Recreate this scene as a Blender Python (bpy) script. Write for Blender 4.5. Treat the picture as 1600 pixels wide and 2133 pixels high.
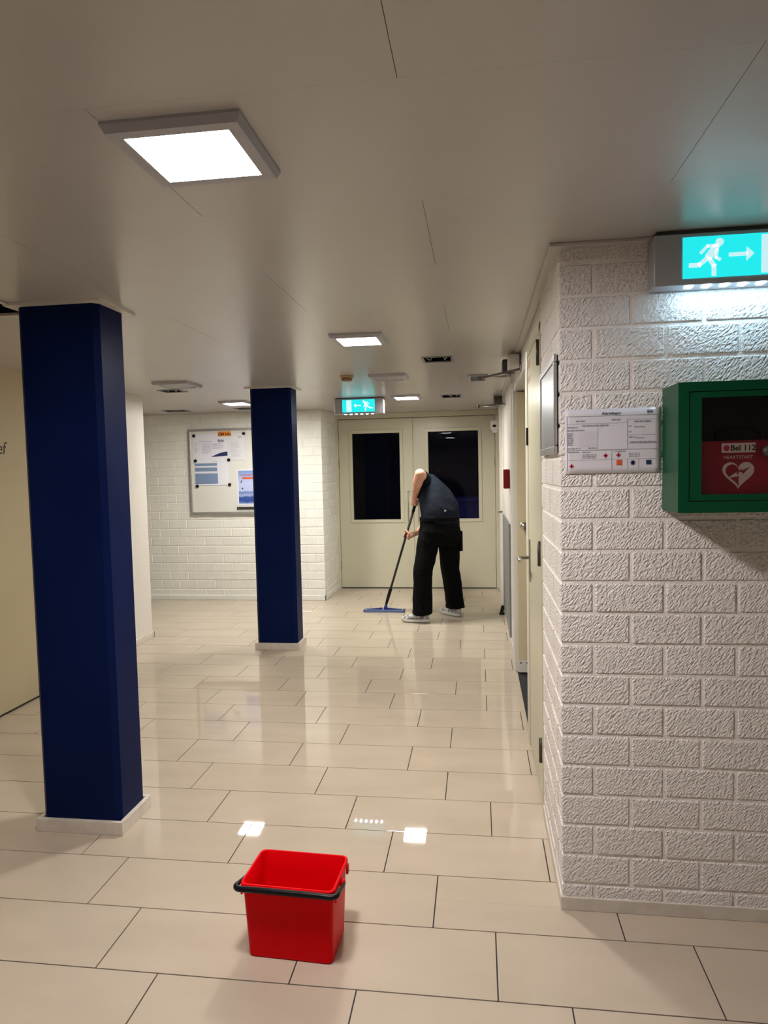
import bpy, bmesh, math, random
from mathutils import Vector, Matrix, noise

for o in list(bpy.data.objects):
    bpy.data.objects.remove(o)
scene = bpy.context.scene
COL = scene.collection
PI = math.pi

# ------------------------------------------------------------------ camera
YAW, PITCH, ROLL = -0.136578, -0.061963, -0.021692
fw = Vector((math.sin(YAW) * math.cos(PITCH), math.cos(YAW) * math.cos(PITCH), math.sin(PITCH)))
r0 = Vector((math.cos(YAW), -math.sin(YAW), 0)); u0 = r0.cross(fw)
rt = r0 * math.cos(ROLL) + u0 * math.sin(ROLL); up = -r0 * math.sin(ROLL) + u0 * math.cos(ROLL)
cam = bpy.data.cameras.new('camera'); cam.sensor_fit = 'HORIZONTAL'; cam.sensor_width = 36.0
cam.lens = 1427.19 / 1600 * 36; cam.clip_start = 0.05; cam.clip_end = 60
co = bpy.data.objects.new('camera', cam); COL.objects.link(co)
co.matrix_world = Matrix(((rt.x, up.x, -fw.x, -0.040), (rt.y, up.y, -fw.y, -1.919), (rt.z, up.z, -fw.z, 1.547), (0, 0, 0, 1)))
scene.camera = co

# ------------------------------------------------------------------ world and exposure
w = bpy.data.worlds.new('night'); scene.world = w; w.use_nodes = True
w.node_tree.nodes['Background'].inputs[0].default_value = (0.0, 0.0, 0.0, 1)
w.node_tree.nodes['Background'].inputs[1].default_value = 0.0
vs = scene.view_settings
vs.view_transform = 'Standard'; vs.look = 'None'; vs.gamma = 1.0; vs.use_curve_mapping = False
vs.exposure = 0.0
PANEL_POWER = 238.0          # emission strength of the lit ceiling panels
SIGN_POWER = 1.5

H = 2.27                    # ceiling height
XR = 0.235                  # right-hand corridor wall plane
YF = 0.446                  # front face of the right-hand brick pier
XL = -3.12                  # left wall plane
YB = 6.03                   # far brick wall
YD = 6.87                   # double doors
XC = -1.86                  # corner of the far brick wall

# ------------------------------------------------------------------ materials
def mat(name, col, rough=0.5, metal=0.0, spec=0.5, emit=None, estr=0.0, coat=0.0):
    m = bpy.data.materials.new(name); m.use_nodes = True
    b = m.node_tree.nodes['Principled BSDF']
    b.inputs['Base Color'].default_value = (*col, 1); b.inputs['Roughness'].default_value = rough
    b.inputs['Metallic'].default_value = metal; b.inputs['Specular IOR Level'].default_value = spec
    b.inputs['Coat Weight'].default_value = coat
    if emit:
        b.inputs['Emission Color'].default_value = (*emit, 1); b.inputs['Emission Strength'].default_value = estr
    return m

def nodes(m):
    return m.node_tree.nodes, m.node_tree.links, m.node_tree.nodes['Principled BSDF']

def mottle(m, c1, c2, scale=3.0, detail=4.0, contrast=(0.35, 0.65), rnd=0.0, stretch=(1, 1, 1)):
    """soft colour variation read from the place itself (object position)"""
    n, l, b = nodes(m)
    g = n.new('ShaderNodeNewGeometry'); mp = n.new('ShaderNodeMapping'); mp.inputs['Scale'].default_value = stretch
    l.new(g.outputs['Position'], mp.inputs['Vector'])
    t = n.new('ShaderNodeTexNoise'); t.inputs['Scale'].default_value = scale; t.inputs['Detail'].default_value = detail
    l.new(mp.outputs[0], t.inputs['Vector'])
    r = n.new('ShaderNodeValToRGB')
    r.color_ramp.elements[0].position, r.color_ramp.elements[1].position = contrast
    r.color_ramp.elements[0].color = (*c1, 1); r.color_ramp.elements[1].color = (*c2, 1)
    if rnd:
        oi = n.new('ShaderNodeObjectInfo'); ma = n.new('ShaderNodeMath'); ma.operation = 'MULTIPLY_ADD'
        ma.inputs[1].default_value = rnd; l.new(oi.outputs['Random'], ma.inputs[0]); l.new(t.outputs['Fac'], ma.inputs[2])
        l.new(ma.outputs[0], r.inputs['Fac'])
    else:
        l.new(t.outputs['Fac'], r.inputs['Fac'])
    l.new(r.outputs['Color'], b.inputs['Base Color'])
    return m

def bump(m, scale, dist, strength=1.0, detail=3.0, rot=(0, 0, 0), stretch=(1, 1, 1), rough=0.55):
    n, l, b = nodes(m)
    g = n.new('ShaderNodeNewGeometry'); mp = n.new('ShaderNodeMapping')
    m0 = n.new('ShaderNodeMapping'); m0.inputs['Rotation'].default_value = rot; mp.inputs['Scale'].default_value = stretch
    l.new(g.outputs['Position'], m0.inputs['Vector']); l.new(m0.outputs[0], mp.inputs['Vector'])
    t = n.new('ShaderNodeTexNoise'); t.inputs['Scale'].default_value = scale; t.inputs['Detail'].default_value = detail
    t.inputs['Roughness'].default_value = rough
    l.new(mp.outputs[0], t.inputs['Vector'])
    bp = n.new('ShaderNodeBump'); bp.inputs['Distance'].default_value = dist; bp.inputs['Strength'].default_value = strength
    l.new(t.outputs['Fac'], bp.inputs['Height']); l.new(bp.outputs['Normal'], b.inputs['Normal'])
    return m

M = {}
M['tile'] = mottle(mat('floor_tile', (0.6, 0.5, 0.4), 0.022, spec=0.5), (0.505, 0.425, 0.335), (0.56, 0.475, 0.38), 2.2, 5, (0.3, 0.75), 0.10, (1, 2.6, 1))
M['grout'] = mat('grout', (0.035, 0.03, 0.026), 0.9)
M['mat'] = mottle(mat('door_mat', (0.02, 0.02, 0.022), 0.95), (0.012, 0.012, 0.014), (0.03, 0.03, 0.032), 120)
M['ceil'] = bump(mottle(mat('ceiling_paint', (0.7, 0.67, 0.62), 0.30, spec=0.6, coat=0.25), (0.485, 0.465, 0.452), (0.51, 0.49, 0.477), 1.2), 900, 0.0004, 0.5)
nodes(M['ceil'])[2].inputs['Coat Roughness'].default_value = 0.20
M['trimw'] = mat('white_trim', (0.66, 0.63, 0.58), 0.4)
M['brick'] = bump(mottle(mat('painted_brick', (0.75, 0.7, 0.65), 0.5, spec=0.3), (0.855, 0.805, 0.775), (0.89, 0.845, 0.815), 9, 4, (0.3, 0.7), 0.10), 125, 0.013, 1.0, 2.0, (0.0, -0.70, 0.0), (1.3, 1.0, 0.65), 0.5)
M['mortar'] = bump(mat('painted_mortar', (0.87, 0.825, 0.795), 0.5, spec=0.3), 120, 0.004, 0.8, 2.0)
M['brickfar'] = bump(mottle(mat('painted_far_brick', (0.75, 0.74, 0.68), 0.6, spec=0.25), (0.79, 0.785, 0.73), (0.84, 0.835, 0.78), 9, 4, (0.3, 0.7), 0.12), 105, 0.003, 0.6, 2.0)
M['mortarfar'] = mat('painted_far_mortar', (0.80, 0.795, 0.74), 0.6, spec=0.25)
M['plaster'] = bump(mat('white_plaster', (0.74, 0.70, 0.65), 0.5), 40, 0.002, 0.5)
M['cream'] = mottle(mat('cream_laminate', (0.6, 0.53, 0.36), 0.35), (0.56, 0.48, 0.31), (0.60, 0.52, 0.345), 1.5)
M['door'] = mottle(mat('cream_door_paint', (0.62, 0.575, 0.45), 0.28), (0.575, 0.55, 0.42), (0.615, 0.585, 0.45), 1.4)
M['doory'] = mottle(mat('yellowed_door_paint', (0.62, 0.55, 0.36), 0.35), (0.62, 0.54, 0.35), (0.67, 0.59, 0.40), 2.5)
M['seam'] = mat('dark_gap', (0.05, 0.045, 0.04), 0.8)
M['navy'] = bump(mottle(mat('navy_paint', (0.004, 0.010, 0.055), 0.42, spec=0.06), (0.0022, 0.008, 0.052), (0.003, 0.010, 0.062), 3), 60, 0.001, 0.4)
M['base'] = mottle(mat('baseboard_white', (0.7, 0.65, 0.58), 0.4), (0.62, 0.565, 0.50), (0.72, 0.67, 0.60), 14, 5)
M['steel'] = mat('brushed_steel', (0.55, 0.53, 0.49), 0.28, 1.0)
M['alu'] = mat('anodised_aluminium', (0.50, 0.50, 0.51), 0.32, 0.85)
M['greymetal'] = mat('grey_metal', (0.30, 0.30, 0.31), 0.4, 0.6)
M['darkmetal'] = mat('dark_metal', (0.07, 0.065, 0.06), 0.45, 0.6)
M['black'] = mat('black_plastic', (0.006, 0.006, 0.007), 0.35, spec=0.2)
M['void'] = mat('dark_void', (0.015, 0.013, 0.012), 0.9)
M['lampframe'] = mat('lamp_frame', (0.42, 0.42, 0.46), 0.45)
M['lit'] = mat('lit_diffuser', (0.9, 0.9, 0.9), 0.5, emit=(1.0, 0.965, 0.885), estr=PANEL_POWER)
M['litpink'] = mat('lit_pinkish_diffuser', (0.9, 0.9, 0.9), 0.5, emit=(1.0, 0.925, 0.90), estr=PANEL_POWER)
M['unlit'] = mat('unlit_diffuser', (0.36, 0.37, 0.38), 0.35)
M['whitepl'] = mat('white_plastic', (0.68, 0.66, 0.62), 0.4)
M['beigepl'] = mat('yellowed_plastic', (0.50, 0.36, 0.16), 0.45)
M['cable'] = mat('white_cable', (0.7, 0.7, 0.68), 0.5)
M['signcyan'] = mat('sign_face', (0.0, 0.35, 0.32), 0.4, emit=(0.010, 0.52, 0.545), estr=SIGN_POWER)
M['signwhite'] = mat('sign_pictogram', (0.8, 0.85, 0.9), 0.4, emit=(0.50, 0.80, 0.86), estr=SIGN_POWER * 0.62)
M['signbar'] = mat('sign_downlight', (0.8, 0.9, 0.95), 0.4, emit=(0.50, 0.80, 1.0), estr=75.0)
M['signbox'] = mat('sign_housing', (0.42, 0.43, 0.46), 0.4, 0.3)
M['green'] = mat('green_enamel', (0.001, 0.072, 0.028), 0.35, spec=0.25)
M['greenin'] = mat('cabinet_lining', (0.004, 0.012, 0.010), 0.6)
M['bag'] = mottle(mat('red_bag', (0.3, 0.0, 0.012), 0.7), (0.22, 0.002, 0.014), (0.30, 0.004, 0.018), 40)
M['bagwhite'] = mat('bag_print', (0.75, 0.62, 0.56), 0.6)
M['red'] = mat('red_plastic', (0.76, 0.0015, 0.006), 0.35, spec=0.06)
M['redbox'] = mat('red_alarm_box', (0.19, 0.003, 0.006), 0.45, spec=0.2)
M['glass'] = mat('clear_glass', (1, 1, 1), 0.0); nodes(M['glass'])[2].inputs['Transmission Weight'].default_value = 1.0
nodes(M['glass'])[2].inputs['IOR'].default_value = 1.22
M['paper'] = mat('paper', (0.72, 0.70, 0.76), 0.18, coat=0.4)
M['paperb'] = mat('board_paper', (0.74, 0.74, 0.82), 0.6)
M['paperb2'] = mat('board_paper_plain', (0.70, 0.71, 0.76), 0.6)
M['ink'] = mat('black_ink', (0.02, 0.02, 0.025), 0.6)
M['inkgrey'] = mat('grey_ink', (0.30, 0.29, 0.32), 0.6)
M['inkpale'] = mat('pale_grey_ink', (0.48, 0.48, 0.56), 0.6)
M['inkred'] = mat('red_ink', (0.55, 0.02, 0.06), 0.6)
M['inkorange'] = mat('orange_ink', (0.70, 0.10, 0.02), 0.6)
M['inknavy'] = mat('navy_ink', (0.01, 0.02, 0.10), 0.6)
M['inkblue'] = mat('dusty_blue_ink', (0.18, 0.26, 0.42), 0.6)
M['orange'] = mat('orange_label', (0.80, 0.26, 0.02), 0.6)
M['board'] = mat('whiteboard', (0.70, 0.70, 0.66), 0.25)
M['grypanel'] = mat('grey_panel', (0.20, 0.21, 0.21), 0.45)
M['skin'] = bump(mottle(mat('skin', (0.62, 0.32, 0.21), 0.5), (0.58, 0.29, 0.19), (0.68, 0.37, 0.25), 22), 300, 0.0006, 0.4)
nodes(M['skin'])[2].inputs['Subsurface Weight'].default_value = 0.08
M['hair'] = mat('hair', (0.03, 0.022, 0.016), 0.6)
M['shirt'] = bump(mottle(mat('navy_shirt', (0.012, 0.018, 0.032), 0.85, spec=0.12), (0.006, 0.0085, 0.0155), (0.0085, 0.0115, 0.020), 8), 14, 0.02, 0.5, 2.0, (0.3, 0.4, 0.2), (1, 1, 1.3))
M['trousers'] = bump(mat('black_work_trousers', (0.0022, 0.0022, 0.0026), 0.85, spec=0.1), 16, 0.02, 0.6, 2.0)
M['shoe'] = mottle(mat('grey_white_shoe', (0.5, 0.5, 0.5), 0.6), (0.22, 0.22, 0.24), (0.62, 0.61, 0.60), 34, 3, (0.42, 0.55))
M['sole'] = mat('white_sole', (0.62, 0.60, 0.56), 0.5)
M['pole'] = mat('grey_pole', (0.035, 0.033, 0.032), 0.35, 0.5)
M['mopblue'] = mat('blue_mop_plastic', (0.010, 0.024, 0.17), 0.4)
M['mopblue2'] = mat('pale_blue_mop_plate', (0.20, 0.26, 0.44), 0.45)
M['bluesurf'] = mat('blue_laminate', (0.012, 0.014, 0.20), 0.5)
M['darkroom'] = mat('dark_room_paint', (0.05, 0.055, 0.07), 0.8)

def poster_mat():
    m = mat('poster_print', (0.4, 0.5, 0.8), 0.4)
    n, l, b = nodes(m)
    tc = n.new('ShaderNodeTexCoord'); sp = n.new('ShaderNodeSeparateXYZ'); l.new(tc.outputs['Generated'], sp.inputs[0])
    t = n.new('ShaderNodeTexNoise'); t.inputs['Scale'].default_value = 5; l.new(tc.outputs['Generated'], t.inputs['Vector'])
    a = n.new('ShaderNodeMath'); a.operation = 'MULTIPLY_ADD'; a.inputs[1].default_value = 0.14
    l.new(t.outputs['Fac'], a.inputs[0]); l.new(sp.outputs['Z'], a.inputs[2])
    r = n.new('ShaderNodeValToRGB'); cr = r.color_ramp
    cr.elements[0].position = 0.05; cr.elements[0].color = (0.20, 0.30, 0.60, 1)
    cr.elements[1].position = 1.0; cr.elements[1].color = (0.22, 0.33, 0.66, 1)
    for p, c in ((0.16, (0.02, 0.06, 0.30)), (0.26, (0.03, 0.09, 0.34)), (0.31, (0.36, 0.42, 0.72)), (0.40, (0.12, 0.20, 0.48)), (0.46, (0.48, 0.54, 0.82)), (0.72, (0.50, 0.57, 0.85))):
        e = cr.elements.new(p); e.color = (*c, 1)
    l.new(a.outputs[0], r.inputs['Fac']); l.new(r.outputs['Color'], b.inputs['Base Color'])
    return m
M['poster'] = poster_mat()
def sheet_mat():
    m = mat('brushed_silver_sheet', (0.55, 0.57, 0.62), 0.30, 0.75)
    return m
M['sheet'] = sheet_mat()

# ------------------------------------------------------------------ mesh helpers
class MB:
    def __init__(s):
        s.v = []; s.f = []; s.smooth = False
    def add(s, v, f):
        k = len(s.v); s.v += [tuple(x) for x in v]; s.f += [tuple(k + i for i in q) for q in f]; return s
    def box(s, a, b):
        (x0, y0, z0), (x1, y1, z1) = a, b
        return s.add([(x0, y0, z0), (x1, y0, z0), (x1, y1, z0), (x0, y1, z0), (x0, y0, z1), (x1, y0, z1), (x1, y1, z1), (x0, y1, z1)],
                     [(0, 3, 2, 1), (4, 5, 6, 7), (0, 1, 5, 4), (1, 2, 6, 5), (2, 3, 7, 6), (3, 0, 4, 7)])
    def obox(s, c, ax, ay, az):
        c, ax, ay, az = map(Vector, (c, ax, ay, az))
        v = [c + ax * i + ay * j + az * k for k in (-1, 1) for (i, j) in ((-1, -1), (1, -1), (1, 1), (-1, 1))]
        return s.add(v, [(0, 3, 2, 1), (4, 5, 6, 7), (0, 1, 5, 4), (1, 2, 6, 5), (2, 3, 7, 6), (3, 0, 4, 7)])
    def rings(s, rs, cap=True):
        n = len(rs[0]); v = [p for r in rs for p in r]; f = []
        for i in range(len(rs) - 1):
            for j in range(n):
                a = i * n + j; b = i * n + (j + 1) % n
                f.append((a, b, b + n, a + n))
        if cap:
            f.append(tuple(reversed(range(n)))); f.append(tuple((len(rs) - 1) * n + j for j in range(n)))
        return s.add(v, f)
    def tube(s, pts, rad, n=10, cap=True):
        pts = [Vector(p) for p in pts]
        if not hasattr(rad, '__len__'): rad = [rad] * len(pts)
        rs = []; prev = None
        for i, p in enumerate(pts):
            d = (pts[min(i + 1, len(pts) - 1)] - pts[max(i - 1, 0)]).normalized()
            if prev is None:
                a = d.orthogonal().normalized()
            else:
                a = (prev - d * prev.dot(d)).normalized()
            prev = a; b = d.cross(a)
            rs.append([p + (a * math.cos(t) + b * math.sin(t)) * rad[i] for t in [2 * PI * k / n for k in range(n)]])
        return s.rings(rs, cap)
    def capsule(s, p0, p1, r0_, r1_, n=14):
        p0, p1 = Vector(p0), Vector(p1); d = (p1 - p0)
        L = d.length; d = d / L if L > 1e-6 else Vector((0, 0, 1))
        P = []; R = []
        for k in range(5):
            a = PI / 2 * (k / 4.0); P.append(p0 - d * r0_ * math.cos(a)); R.append(max(r0_ * math.sin(a), 1e-4))
        for k in range(5):
            a = PI / 2 * (k / 4.0); P.append(p1 + d * r1_ * math.sin(a)); R.append(max(r1_ * math.cos(a), 1e-4))
        a = d.orthogonal().normalized(); b = d.cross(a)
        return s.rings([[p + (a * math.cos(t) + b * math.sin(t)) * r for t in [2 * PI * i / n for i in range(n)]] for p, r in zip(P, R)])
    def ellipsoid(s, c, ax, ay, az, n=18, m=12):
        c, ax, ay, az = map(Vector, (c, ax, ay, az)); rs = []
        for i in range(m + 1):
            ph = -PI / 2 + PI * i / m; cc = max(math.cos(ph), 1e-3)
            rs.append([c + az * math.sin(ph) + (ax * math.cos(2 * PI * j / n) + ay * math.sin(2 * PI * j / n)) * cc for j in range(n)])
        return s.rings(rs)
    def lathe(s, c, prof, axis='z', n=24):
        c = Vector(c); rs = []
        for r, h in prof:
            ring = []
            for k in range(n):
                t = 2 * PI * k / n; a, b = max(r, 1e-4) * math.cos(t), max(r, 1e-4) * math.sin(t)
                ring.append(c + (Vector((a, b, h)) if axis == 'z' else Vector((a, h, b)) if axis == 'y' else Vector((h, a, b))))
            rs.append(ring)
        return s.rings(rs)
    def prism(s, poly, to3, d):
        """poly: 2-D outline; to3(u, v, w) -> 3-D point, extruded w from 0 to d"""
        n = len(poly); v = [to3(u, q, 0) for u, q in poly] + [to3(u, q, d) for u, q in poly]
        f = [tuple(range(n)), tuple(reversed(range(n, 2 * n)))] + [(i, i + n, (i + 1) % n + n, (i + 1) % n) for i in range(n)]
        return s.add(v, f)
    def mesh(s, name, material, smooth=False, bevel=0.0, seg=1, fix=True):
        me = bpy.data.meshes.new(name); me.from_pydata(s.v, [], s.f)
        if fix or bevel:
            bm = bmesh.new(); bm.from_mesh(me)
            if bevel:
                es = [e for e in bm.edges if len(e.link_faces) == 2 and e.calc_face_angle(0) > 0.6]
                bmesh.ops.bevel(bm, geom=es, offset=bevel, segments=seg, affect='EDGES', profile=0.6, clamp_overlap=True)
            bmesh.ops.recalc_face_normals(bm, faces=bm.faces); bm.to_mesh(me); bm.free()
        if material: me.materials.append(material)
        if smooth:
            for p in me.polygons: p.use_smooth = True
        me.update(); return me

def link(name, me, parent=None, loc=None):
    o = bpy.data.objects.new(name, me); COL.objects.link(o)
    if parent:
        o.parent = parent
    if loc is not None: o.location = loc
    return o

def part(name, mb, material, parent=None, smooth=False, bevel=0.0, seg=1, label=None):
    o = link(name, mb.mesh(name, material, smooth, bevel, seg), parent)
    if parent is not None and parent.type == 'EMPTY' or parent is not None:
        root = parent; off = Vector((0, 0, 0))
        while root is not None:
            off += root.location; root = root.parent
        if off.length > 0: o.data.transform(Matrix.Translation(-off))
    if label: o['label'] = label
    return o

def tag(o, label=None, cat=None, group=None, kind=None):
    if label: o['label'] = label
    if cat: o['category'] = cat
    if group: o['group'] = group
    if kind: o['kind'] = kind
    return o

def empty(name, loc, label=None, cat=None, group=None, kind=None):
    o = bpy.data.objects.new(name, None); o.empty_display_size = 0.1; COL.objects.link(o); o.location = loc
    return tag(o, label, cat, group, kind)

def copy_tree(o, parent=None):
    c = o.copy(); COL.objects.link(c); c.parent = parent
    for ch in list(o.children): copy_tree(ch, c)
    return c

def text_mesh(txt, size, material, to_world, shear=0.0, bold=0.0):
    cu = bpy.data.curves.new('lettering', 'FONT'); cu.body = txt; cu.size = size; cu.shear = shear; cu.offset = bold
    cu.resolution_u = 3
    o = bpy.data.objects.new('lettering', cu); COL.objects.link(o)
    dg = bpy.context.evaluated_depsgraph_get(); dg.update()
    me = bpy.data.meshes.new_from_object(o.evaluated_get(dg)); bpy.data.objects.remove(o)
    me.transform(to_world); me.materials.clear(); me.materials.append(material); return me

def lettering(name, txt, size, material, to_world, parent, shear=0.0, bold=0.0):
    me = text_mesh(txt, size, material, to_world, shear, bold)
    o = link(name, me, parent); off = Vector((0, 0, 0)); r = parent
    while r is not None: off += r.location; r = r.parent
    me.transform(Matrix.Translation(-off)); return o

def facing_front(x, y, z):      # writing read from the camera side: right = +x, up = +z, normal = -y
    return Matrix(((1, 0, 0, x), (0, 0, -1, y), (0, 1, 0, z), (0, 0, 0, 1)))

def rect_sub(rects, hole):
    out = []
    hx0, hy0, hx1, hy1 = hole
    for (x0, y0, x1, y1) in rects:
        ix0, iy0, ix1, iy1 = max(x0, hx0), max(y0, hy0), min(x1, hx1), min(y1, hy1)
        if ix0 >= ix1 or iy0 >= iy1: out.append((x0, y0, x1, y1)); continue
        if y0 < iy0: out.append((x0, y0, x1, iy0))
        if iy1 < y1: out.append((x0, iy1, x1, y1))
        if x0 < ix0: out.append((x0, iy0, ix0, iy1))
        if ix1 < x1: out.append((ix1, iy0, x1, iy1))
    return out

# ================================================================== SETTING
XE, YS, XW = 2.6, -3.6, -6.2      # unseen limits of the hall: right end, behind the camera, corridor end

# ---- floor: every tile its own piece, laid in thirds as in the place
floor = part('floor', MB().box((XW, YS, -0.12), (XE, YD + 0.3, -0.003)), M['grout'])
tag(floor, 'glossy beige tiled floor with thin dark joints', kind='structure')
TL, TD = 0.6266, 0.3
PH = {-2: 2, -1: 1, 0: 0, 1: 2, 2: 1, 3: 0, 4: 2, 5: 1, 6: 2, 7: 1, 8: 0, 9: 2, 10: 0, 11: 1, 12: 0, 13: 2, 14: 1, 15: 0, 16: 1, 17: 2, 18: 0, 19: 1, 20: 2, 21: 0, 22: 1}
GAP = 0.0021
WALLS = [(XR + 0.006, YF + 0.005, XE + 1, 20), (XW - 1, -20, XL, 4.15), (XW - 1, YB + 0.005, XC, 20)]
tile_cache = {}; beyond = MB(); rng = random.Random(4)
for r in range(-12, 23):
    ph = PH.get(r, r % 3) / 3.0
    y0, y1 = r * TD + GAP, (r + 1) * TD - GAP
    yc = (r + .5) * TD
    for k in range(-12, 6):
        x0 = TL * (k + ph) + GAP; x1 = TL * (k + 1 + ph) - GAP
        if x1 < XW or x0 > XE: continue
        rects = [(max(x0, XW), y0, min(x1, XE), min(y1, YD + .02))]
        for wr in WALLS: rects = rect_sub(rects, wr)
        rects = [q for q in rects if q[2] - q[0] > 0.004 and q[3] - q[1] > 0.004]
        if not rects: continue
        near = yc + 1.92
        seen = r >= -2 and x1 > -0.04 - near * 0.79 - 0.1 and x0 < -0.04 + near * 0.42 + 0.1
        if not seen:
            for q in rects: beyond.box((q[0], q[1], -0.012), (q[2], q[3], 0))
            continue
        key = (len(rects), tuple(round(c - (x0 if i % 2 == 0 else y0), 4) for q in rects for i, c in enumerate(q)))
        if key not in tile_cache:
            mb = MB()
            for q in rects: mb.box((q[0] - x0, q[1] - y0, -0.012), (q[2] - x0, q[3] - y0, 0))
            tile_cache[key] = mb.mesh('tile', M['tile'], bevel=0.0006)
        link('tile', tile_cache[key], floor, (x0, y0, 0))
tag(part('tile_field', beyond, M['tile'], floor), kind='stuff')

# ---- ceiling: painted boards 1.26 x 0.59 in running bond, with the openings cut out
HOLES = [(-0.378, 2.585, -0.205, 2.785), (-0.375, 4.93, -0.205, 5.185), (-2.745, 3.715, -2.575, 3.875),
         (-3.57, 5.51, -3.33, 5.68), (-2.72, 5.52, -2.50, 5.68)]
BAY = (-2.70, 0.34, -1.978, 0.912)
ceiling = MB()
rects = [(XW, YS, XE, YD + 0.3)]
for h in HOLES + [BAY]: rects = rect_sub(rects, h)
for q in rects: ceiling.box((q[0], q[1], H + 0.008), (q[2], q[3], H + 0.10))
ceiling = part('ceiling', ceiling, M['ceil']); tag(ceiling, 'off-white ceiling of long painted boards with hairline joints', kind='structure')
cb = MB(); g2 = 0.0007; PX, PY = 1.262, 0.588
for r in range(-7, 13):
    y0, y1 = -0.022 + r * PY + g2 * 0.3, -0.022 + (r + 1) * PY - g2 * 0.3
    offx = -0.178 if r % 2 == 0 else 0.463
    for k in range(-6, 4):
        x0, x1 = offx + k * PX + g2, offx + (k + 1) * PX - g2
        if x1 < XW or x0 > XE: continue
        rects = [(max(x0, XW), max(y0, YS), min(x1, XE), min(y1, YD + .3))]
        for h in HOLES + [BAY]: rects = rect_sub(rects, h)
        mb = MB()
        for q in rects:
            if q[2] - q[0] > .002 and q[3] - q[1] > .002: mb.box((q[0], q[1], H), (q[2], q[3], H + 0.009))
        if not mb.v: continue
        if y1 < -1.4:
            cb.add(mb.v, mb.f); continue
        part('ceiling_board', mb, M['ceil'], ceiling)
tag(part('ceiling_board_field', cb, M['ceil'], ceiling), kind='stuff')
# missing-board bay beside the near column: a raised dark void
bay = MB(); x0, y0, x1, y1 = BAY
bay.box((x0 - .01, y0 - .01, H + .30), (x1 + .01, y1 + .01, H + .31))
for a, b in (((x0 - .01, y0 - .01), (x0, y1 + .01)), ((x1, y0 - .01), (x1 + .01, y1 + .01)), ((x0, y0 - .01), (x1, y0)), ((x0, y1), (x1, y1 + .01))):
    bay.box((a[0], a[1], H + .005), (b[0], b[1], H + .30))
tag(part('trim_1', bay, mat('recess_shade_brown', (0.16, 0.12, 0.09), 0.8)), 'dark open recess in the ceiling left of the near blue column', kind='structure')  # dark brown base colour carries the shade of the unlit recess
lip = MB()
lip.box((x1, y0, H - .008), (x1 + .022, y1, H - .0005)); lip.box((x0, y1, H - .008), (x1 + .022, y1 + .02, H - .0005))
tag(part('trim_2', lip, M['trimw']), 'pale edging strip around the open ceiling recess', kind='structure')

# ---- bricks
BL, BH, JT = 0.2285, 0.1058, 0.0105
brick_mesh = {}
def brick(parent, x, y, z, lx, ly, lz, m, base):
    key = (round(lx, 4), round(ly, 4), round(lz, 4), m)
    if key not in brick_mesh:
        brick_mesh[key] = MB().box((0, 0, 0), (lx, ly, lz)).mesh('brick', M[m], bevel=0.0035)
    return link('brick', brick_mesh[key], parent, (x - base[0], y - base[1], z - base[2]))

def clipz(z0, z1, lo=0.05, hi=None):
    return max(z0, lo), min(z1, (hi or H) - 0.001)

rngb = random.Random(11)
P = 0.0045          # how far a brick stands proud of the joint
wall_right = part('wall_right', MB().box((XR + P, YF + P, 0), (XE, YF + 0.12, H + .02)).box((XR + P, YF + .12, 0), (XR + 0.11, 1.118, H + .02)), M['mortar'])
tag(wall_right, 'white painted rough brick pier and wall on the right', kind='structure')
HALF = 0.1045; FULL = 0.2180
for k in range(-1, 21):
    zb = 0.094 + BH * k + JT * 0.5; zt = zb + BH - JT
    zb, zt = clipz(zb, zt, 0.03)
    if zt - zb < 0.01: continue
    half = (k % 2 != 0)
    j = lambda: rngb.uniform(-0.0012, 0.0012)
    # corner block shows a stretcher on one face and a header on the other
    lx, ly = (HALF, FULL + .004) if half else (FULL + .006, HALF)
    brick(wall_right, XR + j() * .5, YF + j() * .5, zb, lx, ly, zt - zb, 'brick', (0, 0, 0))
    x = XR + lx + JT
    while x < 1.75:
        brick(wall_right, x + j(), YF + j(), zb + j(), FULL, 0.03, zt - zb, 'brick', (0, 0, 0)); x += BL
    y = YF + ly + JT
    while y < 1.10:
        l = min(FULL, 1.113 - y)
        if l > 0.02: brick(wall_right, XR + j(), y, zb + j(), 0.03, l, zt - zb, 'brick', (0, 0, 0))
        y += BL

wall_back = part('wall_back', MB().box((XW, YB + P, 0), (XC - P, YB + 0.12, H + .02)).box((XC - 0.12, YB + .12, 0), (XC - P, YD + 0.1, H + .02)), M['mortarfar'])
tag(wall_back, 'white painted brick wall at the far end left of the double doors', kind='structure')
P = 0.003
far_stuff = MB()
for k in range(-1, 21):
    zb = 0.03 + BH * k + JT * .5; zt = zb + BH - JT
    zb, zt = clipz(zb, zt, 0.055)
    if zt - zb < 0.012: continue
    half = k % 2 == 0
    j = lambda: rngb.uniform(-0.002, 0.002)
    lx, ly = (HALF, FULL) if half else (FULL, HALF)
    brick(wall_back, XC - lx, YB, zb, lx, ly, zt - zb, 'brickfar', (0, 0, 0))
    x = XC - lx - JT - FULL
    while x > -4.35:
        brick(wall_back, x, YB + j(), zb, FULL, 0.03, zt - zb, 'brickfar', (0, 0, 0)); x -= BL
    while x > XW:
        far_stuff.box((x, YB, zb), (x + FULL, YB + .03, zt)); x -= BL
    y = YB + ly + JT
    while y < YD:
        l = min(FULL, YD - y)
        if l > .02: brick(wall_back, XC - .03, y, zb, 0.03 + j(), l, zt - zb, 'brickfar', (0, 0, 0))
        y += BL
tag(part('brick_field', far_stuff, M['brickfar'], wall_back), kind='stuff')

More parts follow.
